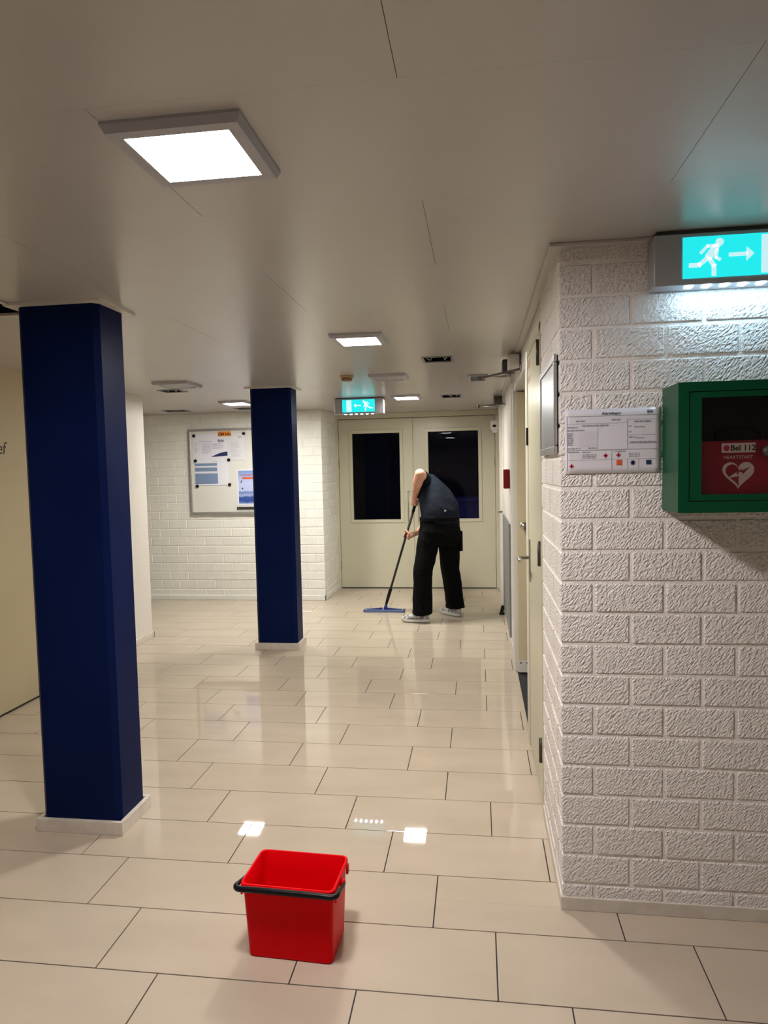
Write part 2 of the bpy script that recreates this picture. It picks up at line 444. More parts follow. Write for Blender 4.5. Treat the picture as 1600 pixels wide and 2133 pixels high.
# ---- plain walls
wl = part('wall_left', MB().box((XL - 0.15, 3.05, 0), (XL, 4.15, H + .02)).box((XW, 4.03, 0), (XL - .15, 4.15, H + .02)), M['plaster'])
tag(wl, 'white plastered wall end behind the near blue column', kind='structure')
wl2 = part('wall_left_partition', MB().box((XL - 0.15, YS, 0.012), (XL, 3.05, H + .02)), M['cream'])
tag(wl2, 'cream coloured partition wall at the left edge with black lettering', kind='structure')
gaps = MB()
for yy in (0.85, 3.045): gaps.box((XL - 0.004, yy, 0.012), (XL + 0.0008, yy + 0.004, H))
gaps.box((XL - 0.1, YS, 0.0), (XL - 0.006, 3.05, 0.012))
part('panel_joint', gaps, M['seam'], wl2)
lettering('lettering', 'ef', 0.115, M['ink'], Matrix(((0, 0, 1, XL + 0.0015), (1, 0, 0, 2.148), (0, 1, 0, 1.702), (0, 0, 0, 1))), wl2, shear=0.18)
tag(part('wall_rear', MB().box((XL - .15, YS - .12, 0), (XE + .12, YS, H + .02)), M['plaster']), 'plain plaster wall behind the viewer', kind='structure')
tag(part('wall_hall_end', MB().box((XE, YS - .12, 0), (XE + .12, YF + .12, H + .02)), M['plaster']), 'plain plaster wall at the right end of the hall', kind='structure')
tag(part('wall_corridor_end', MB().box((XW - .12, 4.03, 0), (XW, YB + .12, H + .02)), M['plaster']), 'plain plaster wall at the end of the side corridor', kind='structure')
# right corridor side beyond the brick pier: lintel over the doorways, piers between them
ws = MB()
ws.box((XR + .004, 1.118, 2.135), (XR + .12, 3.36, H + .02))          # over near doors
ws.box((XR, 3.36, 0), (XR + .12, YD + .1, H + .02))                      # on to the far doors
ws = part('wall_side', ws, M['plaster']); tag(ws, 'white plastered corridor wall with doors on the right', kind='structure')
for a, b in (((XR - .016, 3.47, 0.0), (XR + .002, 3.56, H)), ((XR - .012, 5.46, 0), (XR + .002, 5.56, H)), ((XR - .03, 5.80, 0), (XR + .002, 6.02, H))):
    part('pilaster_strip', MB().box(a, b), M['plaster'], ws, bevel=0.006, seg=2)

def struct(name, mb, m, label, **k):
    return tag(part(name, mb, m, **k), label, kind='structure')

# baseboards
struct('baseboard_right', MB().box((XR - .006, YF - .006, 0.0), (XE, YF + .004, 0.047)).box((XR - .006, YF + .004, 0), (XR + .004, 1.10, 0.047)), M['base'], 'scuffed white baseboard around the right-hand brick pier', bevel=.0015)
struct('baseboard_left', MB().box((XL, 3.06, 0), (XL + .014, 4.164, 0.06)).box((XW, 4.15, 0), (XL + .014, 4.164, 0.06)), M['base'], 'white baseboard on the white wall end', bevel=.002)
struct('baseboard_back', MB().box((XW, YB - .012, 0), (XC + .012, YB + .006, 0.06)).box((XC - .006, YB - .012, 0), (XC + .012, YD - .02, 0.06)), M['brickfar'], 'painted baseboard along the far brick wall', bevel=.004)
struct('baseboard_side', MB().box((XR - .01, 3.56, 0), (XR + .002, 5.46, 0.07)).box((XR - .01, 6.02, 0), (XR + .002, YD - .03, 0.07)), M['base'], 'white baseboard along the right corridor wall', bevel=.002)
# ceiling edge profiles
struct('trim_3', MB().box((XR - .033, YF - .033, H - .012), (XE, YF + .002, H - .0005)).box((XR - .033, YF, H - .012), (XR + .002, YD - .05, H - .0005)), M['ceil'], 'flat ceiling edge strip along the right wall', bevel=.0015)
struct('trim_4', MB().box((XW, YB - .03, H - .012), (XC + .03, YB + .002, H - .0005)).box((XC - .002, YB, H - .012), (XC + .03, YD - .05, H - .0005)), M['trimw'], 'flat ceiling edge strip along the far brick wall', bevel=.0015)

# ---- blue columns
def column(name, x0, x1, y0, y1, label):
    root = empty(name, ((x0 + x1) / 2, (y0 + y1) / 2, 0), label, 'column', 'navy blue square columns')
    c = 0.022
    out = [(x0 + c, y0), (x1 - c, y0), (x1, y0 + c), (x1, y1 - c), (x1 - c, y1), (x0 + c, y1), (x0, y1 - c), (x0, y0 + c)]
    part('shaft', MB().prism(out, lambda u, v, w_: (u, v, w_ + 0.002), H - 0.004), M['navy'], root)
    t = 0.018; h = 0.058
    for a, b in (((x0 - t, y0 - t, 0), (x1 + t, y0, h)), ((x0 - t, y1, 0), (x1 + t, y1 + t, h)), ((x0 - t, y0 + .0006, 0), (x0, y1 - .0006, h)), ((x1, y0 + .0006, 0), (x1 + t, y1 - .0006, h))):
        part('baseboard', MB().box(a, b), M['base'], root, bevel=.0025, seg=2)
    e = 0.034
    for a, b in (((x0 - e, y0 - e), (x1 + e, y0 + .01)), ((x0 - e, y1 - .01), (x1 + e, y1 + e)), ((x0 - e, y0 + .01), (x0 + .01, y1 - .01)), ((x1 - .01, y0 + .01), (x1 + e, y1 - .01))):
        part('ceiling_collar', MB().box((*a, H - .011), (*b, H - .0005)), M['trimw'], root)
    return root
column('column', -1.952, -1.587, 0.768, 0.992, 'large near navy blue square column with white baseboard on the left')
column('column', -1.968, -1.608, 3.795, 4.010, 'farther navy blue square column in front of the notice board')

# ---- the far double doors
frame = MB()
frame.box((XC - .01, YD - .03, 0), (-1.828, YD + .08, H)).box((0.186, YD - .03, 0), (XR + .01, YD + .08, H)).box((-1.828, YD - .03, 2.205), (0.186, YD + .08, H))
struct('trim_5', frame, M['door'], 'cream painted frame around the far double doors', bevel=.003)
struct('trim_6', MB().box((-1.828, YD - .01, 0), (.186, YD + .06, .012)), M['darkmetal'], 'dark threshold under the far double doors')

def leaf(name, x0, x1, wx0, wx1, hx, label):
    root = empty(name, ((x0 + x1) / 2, YD, 0), label, kind='structure')
    z0, z1, wz0, wz1 = 0.013, 2.198, 0.898, 2.018
    d0, d1 = YD - .004, YD + .045
    body = MB()
    body.box((x0, d0, z0), (wx0, d1, z1)).box((wx1, d0, z0), (x1, d1, z1)).box((wx0, d0, z0), (wx1, d1, wz0)).box((wx0, d0, wz1), (wx1, d1, z1))
    part('leaf_panel', body, M['door'], root)
    bw = .040
    for a, b in (((wx0 - bw, wz0 - bw), (wx1 + bw, wz0 + .003)), ((wx0 - bw, wz1 - .003), (wx1 + bw, wz1 + bw)), ((wx0 - bw, wz0), (wx0 + .003, wz1)), ((wx1 - .003, wz0), (wx1 + bw, wz1))):
        part('glazing_bead', MB().box((a[0], YD - .016, a[1]), (b[0], YD, b[1])), M['door'], root, bevel=.003)
    part('glass_pane', MB().box((wx0 - .002, YD + .017, wz0 - .002), (wx1 + .002, YD + .023, wz1 + .002)), M['glass'], root)
    h = MB(); hy = YD - .062
    h.tube([(hx, YD - .004, 1.262), (hx, hy + .02, 1.262), (hx, hy + .006, 1.256), (hx, hy, 1.24), (hx, hy, .90), (hx, hy + .006, .884), (hx, hy + .02, .878), (hx, YD - .004, .878)], .0095, 10)
    part('pull_handle', h, M['steel'], root, smooth=True)
    hxx = x0 - .006 if hx > (x0 + x1) / 2 else x1 + .006
    for hz in (.30, 1.62, 1.98):
        part('hinge', MB().tube([(hxx, YD - .012, hz - .055), (hxx, YD - .012, hz + .055)], .011, 10), M['greymetal'], root, smooth=True)
    return root
leaf('door_1', -1.824, -0.858, -1.646, -1.024, -0.922, 'left leaf of the far cream double doors with a dark tall window')
leaf('door_2', -0.854, 0.182, -0.662, -0.024, -0.790, 'right leaf of the far cream double doors behind the cleaner')

# dark room behind the doors
dr = MB(); y0, y1 = YD + .09, YD + 3.2
dr.box((-2.6, y1, 0), (1.2, y1 + .1, H)).box((-2.7, y0, 0), (-2.6, y1, H)).box((1.2, y0, 0), (1.3, y1, H)).box((-2.6, y0, -.1), (1.2, y1, -.004)).box((-2.6, y0 + .12, H + .0), (1.2, y1, H + .1))
struct('wall_dark_room', dr, M['darkroom'], 'unlit room seen through the far door windows')
cabn = empty('surface', (-.12, YD + 1.6, 0), 'dim blue counter seen through the right far door window', 'surface')  # invented block, put in for the blue area in the right pane
part('body', MB().box((-.62, YD + 1.3, 0), (.7, YD + 1.9, 1.06)), M['bluesurf'], cabn)
part('top_slab', MB().box((-.64, YD + 1.27, 1.06), (.72, YD + 1.92, 1.10)), M['bluesurf'], cabn, bevel=.004)
dl = bpy.data.lights.new('fill_lamp', 'POINT'); dl.energy = 5.0; dl.color = (0.35, 0.42, 1.0); dl.shadow_soft_size = .06  # unseen bluish fill lamp, added to light the dark room faintly
dlo = bpy.data.objects.new('fill_lamp', dl); COL.objects.link(dlo); dlo.location = (.55, YD + .6, 2.0)
part_l = empty('added_fill', (.55, YD + .6, H), 'added unseen bluish fill lamp on the ceiling of the dark room', 'lamp')
part('fill_cover', MB().lathe((.55, YD + .6, H - .04), [(.02, -.06), (.07, -.05), (.08, 0), (.08, .04)]), M['whitepl'], part_l, smooth=True)
dlo.location = (.55, YD + .6, 2.12); dlo.parent = part_l; dlo.location = (0, 0, -.15); dlo.name = 'fill_point'

# ---- near doors in the right corridor wall
fr = MB()
fr.box((XR - .004, 1.118, 0), (XR + .10, 1.158, 2.165)).box((XR - .006, 1.868, 0), (XR + .10, 1.905, 2.165)).box((XR - .004, 1.118, 2.13), (XR + .10, 1.905, 2.165))
struct('trim_7', fr, M['door'], 'cream frame of the closed door next to the brick pier', bevel=.002)
d3 = empty('door_3', (XR, 1.5, 0), 'closed cream door beside the brick pier with three dark hinges', kind='structure')
part('leaf_panel', MB().box((XR - .001, 1.161, .012), (XR + .045, 1.865, 2.127)), M['door'], d3, bevel=.002)
for hz in (.27, 1.16, 2.04):
    part('hinge', MB().tube([(XR - .008, 1.158, hz - .055), (XR - .008, 1.158, hz + .055)], .009, 10), M['darkmetal'], d3, smooth=True)
lev = MB(); zz = 1.06
lev.tube([(XR - .001, 1.80, zz), (XR - .055, 1.80, zz), (XR - .062, 1.79, zz), (XR - .062, 1.67, zz)], .010, 10)
part('lever_handle', lev, M['steel'], d3, smooth=True)
part('escutcheon', MB().box((XR - .007, 1.775, .93), (XR, 1.825, 1.16)), M['steel'], d3, bevel=.003)
part('edge_latch', MB().box((XR - .012, 1.862, 1.66), (XR - .001, 1.885, 1.755)), M['black'], d3, bevel=.002)
for i, (z0, z1) in enumerate(((2.06, 2.10), (1.985, 2.015))):
    part('striped_sticker', MB().box((XR - .0022, 1.70, z0), (XR - .001, 1.845, z1)), mat('faded_pink_print', (.50, .33, .27), .6), d3)

struct('trim_8', MB().box((XR - .01, 1.905, 0), (XR + .10, 1.955, 2.165)).box((XR - .012, 3.255, 0), (XR + .10, 3.37, 2.165)).box((XR - .004, 1.955, 2.10), (XR + .1, 3.255, 2.165)), M['whitepl'], 'white frame of the open side doorway', bevel=.003)
rec = MB(); xr1 = 1.45
rec.box((xr1, 1.9, 0), (xr1 + .1, 3.4, H)).box((XR + .1, 1.86, 0), (xr1, 1.95, H)).box((XR + .12, 3.30, 0), (xr1, 3.38, H))
struct('wall_side_room', rec, M['plaster'], 'walls of the small side room behind the open doorway')
struct('floor_side_room', MB().box((XR + .006, 1.956, -.02), (xr1, 3.3, .0015)), M['mat'], 'black mat on the floor of the open side doorway')
d4 = empty('door_4', (XR + .05, 3.24, 0), 'yellowed door standing open in the side doorway', kind='structure')
part('leaf_panel', MB().box((XR + .012, 3.205, .012), (XR + .90, 3.248, 2.09)), M['doory'], d4, bevel=.002)
part('kick_plate', MB().box((XR + .010, 3.200, .014), (XR + .90, 3.205, .10)), M['whitepl'], d4)
for sx in (.028, .075, .12):
    part('screw', MB().lathe((XR + sx, 3.1995, .085), [(.0, -.002), (.006, -.001), (.007, .001)], 'y', 10), M['darkmetal'], d4)
kn = MB().lathe((XR + .055, 3.20, 1.115), [(.012, 0), (.012, -.03), (.026, -.04), (.030, -.055), (.022, -.07), (.0, -.074)], 'y', 18)
part('door_knob', kn, M['steel'], d4, smooth=True)

# ================================================================== CEILING LAMPS
def panel_light(x0, y0, x1, y1, lit, label, group):
    cx, cy = (x0 + x1) / 2, (y0 + y1) / 2
    root = empty('ceiling_light', (cx, cy, H), label, 'ceiling light', group)
    fz = 0.022; i = 0.036
    def sq(a, z): return [(x0 + a, y0 + a, z), (x1 - a, y0 + a, z), (x1 - a, y1 - a, z), (x0 + a, y1 - a, z)]
    mb = MB(); mb.rings([sq(0, H + .003), sq(0, H - .006), sq(.008, H - fz), sq(i, H - fz), sq(i, H - fz + .006), sq(i, H + .003)], cap=False)
    part('frame', mb, M['lampframe'], root)
    part('diffuser', MB().box((x0 + i - .001, y0 + i - .001, H - fz + .004), (x1 - i + .001, y1 - i + .001, H - fz + .008)), (M['litpink'] if y0 < 0 else M['lit']) if lit else M['unlit'], root)
    return root
GL = 'square ceiling light panels'
panel_light(-.800, -.560, -.500, -.270, True, 'lit square ceiling light nearest the viewer, largest in the photo', GL)
panel_light(-.815, 1.695, -.530, 1.985, True, 'lit square ceiling light above the far exit sign in the picture', GL)
panel_light(-.875, 4.79, -.585, 5.10, True, 'lit square ceiling light just right of the far exit sign', GL)
panel_light(-2.625, 4.76, -2.335, 5.06, True, 'lit square ceiling light partly hidden by the farther blue column', GL)
panel_light(-.855, 3.27, -.570, 3.56, False, 'unlit grey square ceiling light panel between the smoke detector and the small air vent', GL)
panel_light(-2.565, 3.21, -2.275, 3.53, False, 'unlit square ceiling light panel to the left of the farther column', GL)

# openings with loose cables
def opening(h, label, seed):
    x0, y0, x1, y1 = h; cx, cy = (x0 + x1) / 2, (y0 + y1) / 2
    root = empty('light_fitting', (cx, cy, H), label, 'light fitting', 'open ceiling cut-outs with loose wires')
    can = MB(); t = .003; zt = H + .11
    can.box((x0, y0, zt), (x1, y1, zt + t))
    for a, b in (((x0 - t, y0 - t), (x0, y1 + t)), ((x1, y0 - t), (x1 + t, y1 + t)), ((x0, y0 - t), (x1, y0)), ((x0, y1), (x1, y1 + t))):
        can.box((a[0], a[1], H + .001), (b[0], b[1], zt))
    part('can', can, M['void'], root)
    e = .014
    for a, b in (((x0 - e, y0 - e), (x0, y1 + e)), ((x1, y0 - e), (x1 + e, y1 + e)), ((x0, y0 - e), (x1, y0)), ((x0, y1), (x1, y1 + e))):
        part('rim', MB().box((a[0], a[1], H - .006), (b[0], b[1], H - .0004)), M['greymetal'], root)
    rr = random.Random(seed)
    for i in range(2):
        ax = cx + rr.uniform(-.03, .03); s = 1 if i else -1
        pts = [(ax, cy, H + .10), (ax + .01 * s, cy, H + .03), (ax + .025 * s, cy + .01, H - .004), (ax + .05 * s, cy - .01, H + .004 + .02 * i), (ax + .065 * s, cy - .01, H + .03)]
        part('cable', MB().tube(pts, .004, 8), M['cable'] if i else M['greymetal'], root, smooth=True)
opening(HOLES[0], 'open dark ceiling cut-out with a white cable, nearest the door closer', 1)
opening(HOLES[1], 'open dark ceiling cut-out to the right of the far lit panel', 2)
opening(HOLES[2], 'open dark ceiling cut-out right behind the unlit panel on the left', 3)
opening(HOLES[3], 'open dark ceiling cut-out at the far left by the brick wall', 4)
opening(HOLES[4], 'open dark ceiling cut-out mostly hidden by the farther column', 5)

# smoke detector, small vent
sd = empty('smoke_detector', (-1.023, 3.30, H), 'small yellowed round smoke detector on the ceiling', 'smoke detector')
part('base', MB().lathe((-1.023, 3.30, H), [(.052, -.0005), (.054, -.012), (.050, -.018)]), M['beigepl'], sd, smooth=False)
part('sensor_head', MB().lathe((-1.023, 3.30, H), [(.040, -.016), (.042, -.034), (.032, -.042), (.0, -.044)]), mat('brown_plastic', (.22, .15, .07), .5), sd)
va = empty('air_vent', (-.03, 3.69, H), 'small grey ceiling air vent next to the door closer arm', 'vent')
x0, y0, x1, y1 = -.105, 3.52, .050, 3.86
for a, b in (((x0, y0), (x1, y0 + .02)), ((x0, y1 - .02), (x1, y1)), ((x0, y0 + .02), (x0 + .02, y1 - .02)), ((x1 - .02, y0 + .02), (x1, y1 - .02))):
    part('frame', MB().box((a[0], a[1], H - .012), (b[0], b[1], H - .0005)), M['lampframe'], va)
part('backing', MB().box((x0 + .015, y0 + .015, H - .003), (x1 - .015, y1 - .015, H - .0006)), M['greymetal'], va)
for i in range(8):
    yy = y0 + .04 + i * .036
    part('slat', MB().obox((-.0275, yy, H - .008), (.058, 0, 0), (0, .012, .003), (0, -.0004, .001)), M['lampframe'], va)

# ================================================================== EXIT SIGNS
def stroke(mb, pts, wdt, to3, d):
    for (a, b) in zip(pts[:-1], pts[1:]):
        a = Vector(a); b = Vector(b); t = (b - a).normalized(); n_ = Vector((-t.y, t.x)) * wdt / 2; e = t * wdt * .25
        mb.prism([tuple(a - e + n_), tuple(b + e + n_), tuple(b + e - n_), tuple(a - e - n_)], to3, d)

def exit_sign(x0, x1, z0, z1, yf, yb, fx0, fx1, flip, label):
    root = empty('exit_sign', ((x0 + x1) / 2, (yf + yb) / 2, z1), label, 'exit sign', 'illuminated exit signs')
    part('housing', MB().box((x0, yf, z0), (x1, yb, z1)), M['signbox'], root, bevel=.003)
    part('mounting_plate', MB().box((x0 + .01, yf + .01, z1), (x1 - .01, yb - .005, H - .0005)), M['darkmetal'], root)
    fz0, fz1 = z0 + .018, z1 - .013
    part('lit_face', MB().box((fx0, yf - .003, fz0), (fx1, yf + .001, fz1)), M['signcyan'], root)
    W = fx1 - fx0; Hh = fz1 - fz0
    def to3(u, v, w_):      # u in 0..W from the door side to the runner side, v up
        x = fx0 + u if not flip else fx1 - u
        return (x, yf - .0032 - w_, fz0 + v)
    d = .0012
    # doorway at u = 0.13..0.29 W, arrow, running figure
    dm = MB(); dm.prism([(.13 * W, .04 * Hh), (.285 * W, .04 * Hh), (.285 * W, .96 * Hh), (.13 * W, .96 * Hh)], to3, d)
    part('door_pictogram', dm, M['signwhite'], root)
    ar = MB(); c = .52 * Hh
    ar.prism([(.35 * W, c), (.42 * W, c + .17 * Hh), (.42 * W, c - .17 * Hh)], to3, d)
    ar.prism([(.41 * W, c + .045 * Hh), (.58 * W, c + .045 * Hh), (.58 * W, c - .045 * Hh), (.41 * W, c - .045 * Hh)], to3, d)
    part('arrow_pictogram', ar, M['signwhite'], root)
    mn = MB(); q = lambda u, v: (u * W, v * Hh)
    hc = q(.665, .84); hr = .095 * Hh
    mn.prism([(hc[0] + hr * math.cos(t), hc[1] + hr * math.sin(t)) for t in [2 * PI * i / 16 for i in range(16)]], to3, d)
    mn.prism([q(.66, .74), q(.72, .80), q(.80, .52), q(.745, .40)], to3, d)          # trunk
    stroke(mn, [q(.685, .76), q(.775, .76), q(.835, .60)], .075 * Hh, to3, d)         # back arm
    stroke(mn, [q(.685, .66), q(.70, .47), q(.66, .42)], .075 * Hh, to3, d)           # front arm
    stroke(mn, [q(.775, .47), q(.85, .31), q(.935, .31)], .105 * Hh, to3, d)          # back leg
    stroke(mn, [q(.755, .44), q(.715, .28), q(.715, .06)], .105 * Hh, to3, d)         # front leg
    part('running_figure_pictogram', mn, M['signwhite'], root)
    n = 6
    for i in range(n):
        cx = fx0 + W * (i + .5) / n
        part('downlight', MB().box((cx - W * .028, yf + .012, z0 - .0025), (cx + W * .028, yf + .045, z0 + .001)), M['signbar'], root)
    return root
exit_sign(.515, .985, 2.100, 2.256, .36, .442, .600, .920, True, 'large illuminated cyan exit sign above the green cabinet on the right')
exit_sign(-1.452, -.956, 2.108, 2.262, 4.885, 4.96, -1.373, -1.046, False, 'small illuminated cyan exit sign hanging before the far double doors')

# ================================================================== THINGS ON THE BRICK PIER
# defibrillator cabinet
ax0, ax1, az0, az1, ay = .563, .968, 1.395, 1.789, .264
aed = empty('defibrillator_cabinet', ((ax0 + ax1) / 2, (ay + YF) / 2, az0), 'green metal wall cabinet with a window on the right brick wall', 'cabinet')
t = .012
sh = MB()
sh.box((ax0, ay + .012, az0), (ax1, YF - .001, az0 + t)).box((ax0, ay + .012, az1 - t), (ax1, YF - .001, az1)).box((ax0, ay + .012, az0 + t), (ax0 + t, YF - .001, az1 - t)).box((ax1 - t, ay + .012, az0 + t), (ax1, YF - .001, az1 - t)).box((ax0 + t, YF - .012, az0 + t), (ax1 - t, YF - .001, az1 - t))
part('body', sh, M['green'], aed)
part('lining', MB().box((ax0 + t, YF - .016, az0 + t), (ax1 - t, YF - .012, az1 - t)), M['greenin'], aed)
o_ = .034
fb = MB()
for a, b in (((ax0, az0), (ax1, az0 + o_)), ((ax0, az1 - .028), (ax1, az1)), ((ax0, az0 + o_), (ax0 + .031, az1 - .028)), ((ax1 - .031, az0 + o_), (ax1, az1 - .028))):
    fb.box((a[0], ay, a[1]), (b[0], ay + .013, b[1]))
part('front_frame', fb, M['green'], aed)
wx0, wx1, wz0, wz1 = .631, .900, 1.450, 1.742
door = MB(); g = .0025
dx0, dx1, dz0, dz1 = ax0 + .031 + g, ax1 - .031 - g, az0 + o_ + g, az1 - .028 - g
for a, b in (((dx0, dz0), (dx1, wz0)), ((dx0, wz1), (dx1, dz1)), ((dx0, wz0), (wx0, wz1)), ((wx1, wz0), (dx1, wz1))):
    door.box((a[0], ay + .002, a[1]), (b[0], ay + .016, b[1]))
dr_ = part('door', door, M['green'], aed)
part('window_pane', MB().box((wx0 - .003, ay + .010, wz0 - .003), (wx1 + .003, ay + .013, wz1 + .003)), M['glass'], dr_)
part('lock_knob', MB().lathe((.822, ay + .012, 1.577), [(.018, .002), (.018, -.012), (.014, -.020), (0, -.021)], 'y', 20), M['darkmetal'], dr_, smooth=True)
bag = empty('defibrillator_bag', (.77, .34, az0 + t), 'red bag with a white heart and lightning bolt inside the green cabinet', 'bag')
by = .295
part('body', MB().box((.585, by, az0 + t + .002), (.945, .42, 1.612)), M['bag'], bag, bevel=.012, seg=3)
part('handle', MB().tube([(.70, by + .06, 1.608), (.70, by + .06, 1.635), (.73, by + .06, 1.65), (.80, by + .06, 1.65), (.83, by + .06, 1.635), (.83, by + .06, 1.608)], .008, 8), M['black'], bag, smooth=True)
def bto3(u, v, w_): return (u, by - .0005 - w_, v)
lab = part('call_label', MB().prism([(.697, 1.575), (.794, 1.575), (.794, 1.604), (.697, 1.604)], bto3, .001), M['bagwhite'], bag)
lettering('lettering', 'Bel 112', .024, M['ink'], facing_front(.722, by - .0022, 1.5815), lab, bold=.0006)
part('phone_mark', MB().lathe((.711, by - .0018, 1.589), [(.009, .0), (.009, -.0006)], 'y', 16), M['inkred'], lab)
tl = text_mesh('HEARTSTART', .014, M['bagwhite'], facing_front(.702, by - .0015, 1.5565), 0.1)
o = link('lettering', tl, bag); tl.transform(Matrix.Translation(-bag.location))
def heart(s, cx, cy, n=40):
    pts = []
    for i in range(n):
        a = 2 * PI * i / n
        pts.append((cx + s * 16 * math.sin(a) ** 3 / 16, cy + s * (13 * math.cos(a) - 5 * math.cos(2 * a) - 2 * math.cos(3 * a) - math.cos(4 * a)) / 16))
    return pts
hx, hz = .7455, 1.512
part('heart_print', MB().prism(heart(.046, hx, hz), bto3, .0008), M['bagwhite'], bag)
part('heart_hollow', MB().prism([p for p in heart(.037, hx, hz) if p[0] < hx + .002], lambda u, v, w_: (u, by - .0014 - w_, v), .0004), M['bag'], bag)
bolt = [(-.030, -.014), (.002, .004), (-.001, -.003), (.034, .017), (.012, -.003), (.014, .004), (-.018, -.013), (-.004, -.004)]
part('lightning_print', MB().prism([(hx + u * 1.0, hz + v + .002) for u, v in [(-.032, -.016), (-.004, .003), (-.006, -.006), (.0, -.003), (.0, -.011)]], lambda u, v, w_: (u, by - .0019 - w_, v), .0004), M['bagwhite'], bag)
part('lightning_cut', MB().prism([(hx + u, hz + v + .002) for u, v in [(.0, .004), (.010, .012), (.010, .006), (.034, .018), (.012, -.006), (.012, .0)]], lambda u, v, w_: (u, by - .0014 - w_, v), .0004), M['bag'], bag)

# laminated alarm card
al = empty('alarm_card', (.40, YF, 1.52), 'laminated white instruction card taped to the brick beside the green cabinet', 'notice')
px0, px1, pz0, pz1 = .251, .557, 1.518, 1.732
nx, nz = 16, 10; vv = []; ff = []
for j_ in range(nz + 1):
    for i_ in range(nx + 1):
        x = px0 + (px1 - px0) * i_ / nx; z = pz0 + (pz1 - pz0) * j_ / nz
        vv.append((x, YF - .0035 - .0012 * noise.noise(Vector((x * 22, 0, z * 22))), z))
for j_ in range(nz):
    for i_ in range(nx):
        a = j_ * (nx + 1) + i_; ff.append((a, a + 1, a + nx + 2, a + nx + 1))
sh_ = part('sheet', MB().add(vv, ff), M['paper'], al, smooth=True)
so = sh_.modifiers.new('thickness', 'SOLIDIFY'); so.thickness = .0006
def pto3(u, v, w_): return (px0 + u, YF - .0054 - w_, pz0 + v)
def pr_(mb, x0, z0, x1, z1): mb.prism([(x0, z0), (x1, z0), (x1, z1), (x0, z1)], pto3, .0003)
W_, Hh_ = px1 - px0, pz1 - pz0
lettering('title', 'Alarmkaart', .0135, M['ink'], facing_front(px0 + .118, YF - .0058, pz0 + .194), al, shear=.15, bold=.0002)
lettering('logo', 'fyts', .013, M['inknavy'], facing_front(px0 + .262, YF - .0058, pz0 + .197), al, shear=.2, bold=.0004)
ln = MB()
for a in ((.006, .190, .300, .1912), (.006, .078, .300, .0792), (.006, .010, .007, .190), (.2, .08, .201, .176), (.299, .010, .3, .190), (.105, .09, .1056, .15), (.006, .166, .2, .1666), (.006, .046, .3, .0466), (.150, .010, .1508, .078), (.200, .010, .2006, .046), (.235, .010, .2356, .046), (.2, .098, .3, .0988), (.2, .125, .3, .1256), (.2, .176, .3, .1766)):
    pr_(ln, *a)
tag(part('ruled_lines', ln, M['inkgrey'], al), kind='stuff')
tx = MB(); rr = random.Random(5)
def word_row(x0, x1, z, h, mb=tx):
    x = x0
    while x < x1:
        l = rr.uniform(.006, .016); pr_(mb, x, z, min(x + l, x1), z + h); x += l + .003
word_row(.035, .065, .173, .004); word_row(.15, .178, .175, .004); word_row(.055, .14, .157, .0045); word_row(.008, .04, .153, .0035); word_row(.008, .062, .143, .0035)
for i in range(8): word_row(.008, .026, .134 - i * .0055, .0028)
for i in range(10): pr_(tx, .045, .1385 - i * .0052, .103, .1388 - i * .0052)
word_row(.222, .275, .167, .005); word_row(.205, .214, .152, .004); word_row(.222, .255, .150, .003); word_row(.205, .213, .134, .0035); word_row(.205, .222, .116, .004); word_row(.225, .255, .114, .003)
word_row(.008, .05, .083, .003); word_row(.075, .105, .084, .003); word_row(.008, .045, .071, .0035); word_row(.056, .082, .070, .003); word_row(.160, .195, .071, .003)
for i in range(3): word_row(.056, .10, .062 - i * .005, .0022); word_row(.205, .24, .064 - i * .005, .0022)
word_row(.21, .29, .100, .004)
tag(part('print', tx, M['inkgrey'], al), kind='stuff')
def cross(mb, cx, cz, s):
    pr_(mb, cx - s, cz - s * .35, cx + s, cz + s * .35); pr_(mb, cx - s * .35, cz - s, cx + s * .35, cz + s)
for cx, cz in ((.131, .059), (.172, .060), (.021, .026)):
    rc = MB(); cross(rc, cx, cz, .007); part('red_cross_mark', rc, M['inkred'], al)
oc = MB(); pr_(oc, .166, .027, .183, .044); part('orange_mark', oc, M['inkorange'], al)
nb = MB()
for a in range(3):
    th = a * PI / 3; ux, uz = math.cos(th) * .008, math.sin(th) * .008; vx, vz = -math.sin(th) * .0022, math.cos(th) * .0022
    nb.prism([(.218 - ux - vx, .034 - uz - vz), (.218 + ux - vx, .034 + uz - vz), (.218 + ux + vx, .034 + uz + vz), (.218 - ux + vx, .034 - uz + vz)], pto3, .0003)
part('blue_star_mark', nb, M['inknavy'], al)
nb = MB(); pr_(nb, .260, .027, .276, .042); part('blue_square_mark', nb, M['inknavy'], al)

# snap frame on the side of the pier
sf = empty('poster_frame', (XR, .74, 1.58), 'silver landscape snap frame on the side of the brick pier', 'picture frame')
fy0, fy1, fz0, fz1 = .478, 1.005, 1.588, 1.925; fx = XR - .016
part('backing', MB().box((XR - .007, fy0 + .004, fz0 + .004), (XR - .0005, fy1 - .004, fz1 - .004)), M['black'], sf)
part('sheet', MB().box((XR - .010, fy0 + .02, fz0 + .02), (XR - .007, fy1 - .02, fz1 - .02)), M['sheet'], sf)
for a, b in (((fy0, fz0), (fy1, fz0 + .027)), ((fy0, fz1 - .027), (fy1, fz1)), ((fy0, fz0 + .0275), (fy0 + .027, fz1 - .0275)), ((fy1 - .027, fz0 + .0275), (fy1, fz1 - .0275))):
    part('rail', MB().box((fx, a[0], a[1]), (XR - .004, b[0], b[1])), M['alu'], sf, bevel=.006, seg=3)
sp = MB()
for i in range(3): sp.box((XR - .0106, .70, fz0 + .04 + i * .012), (XR - .0099, .80 - .02 * i, fz0 + .045 + i * .012))
tag(part('print', sp, M['inkgrey'], sf), kind='stuff')

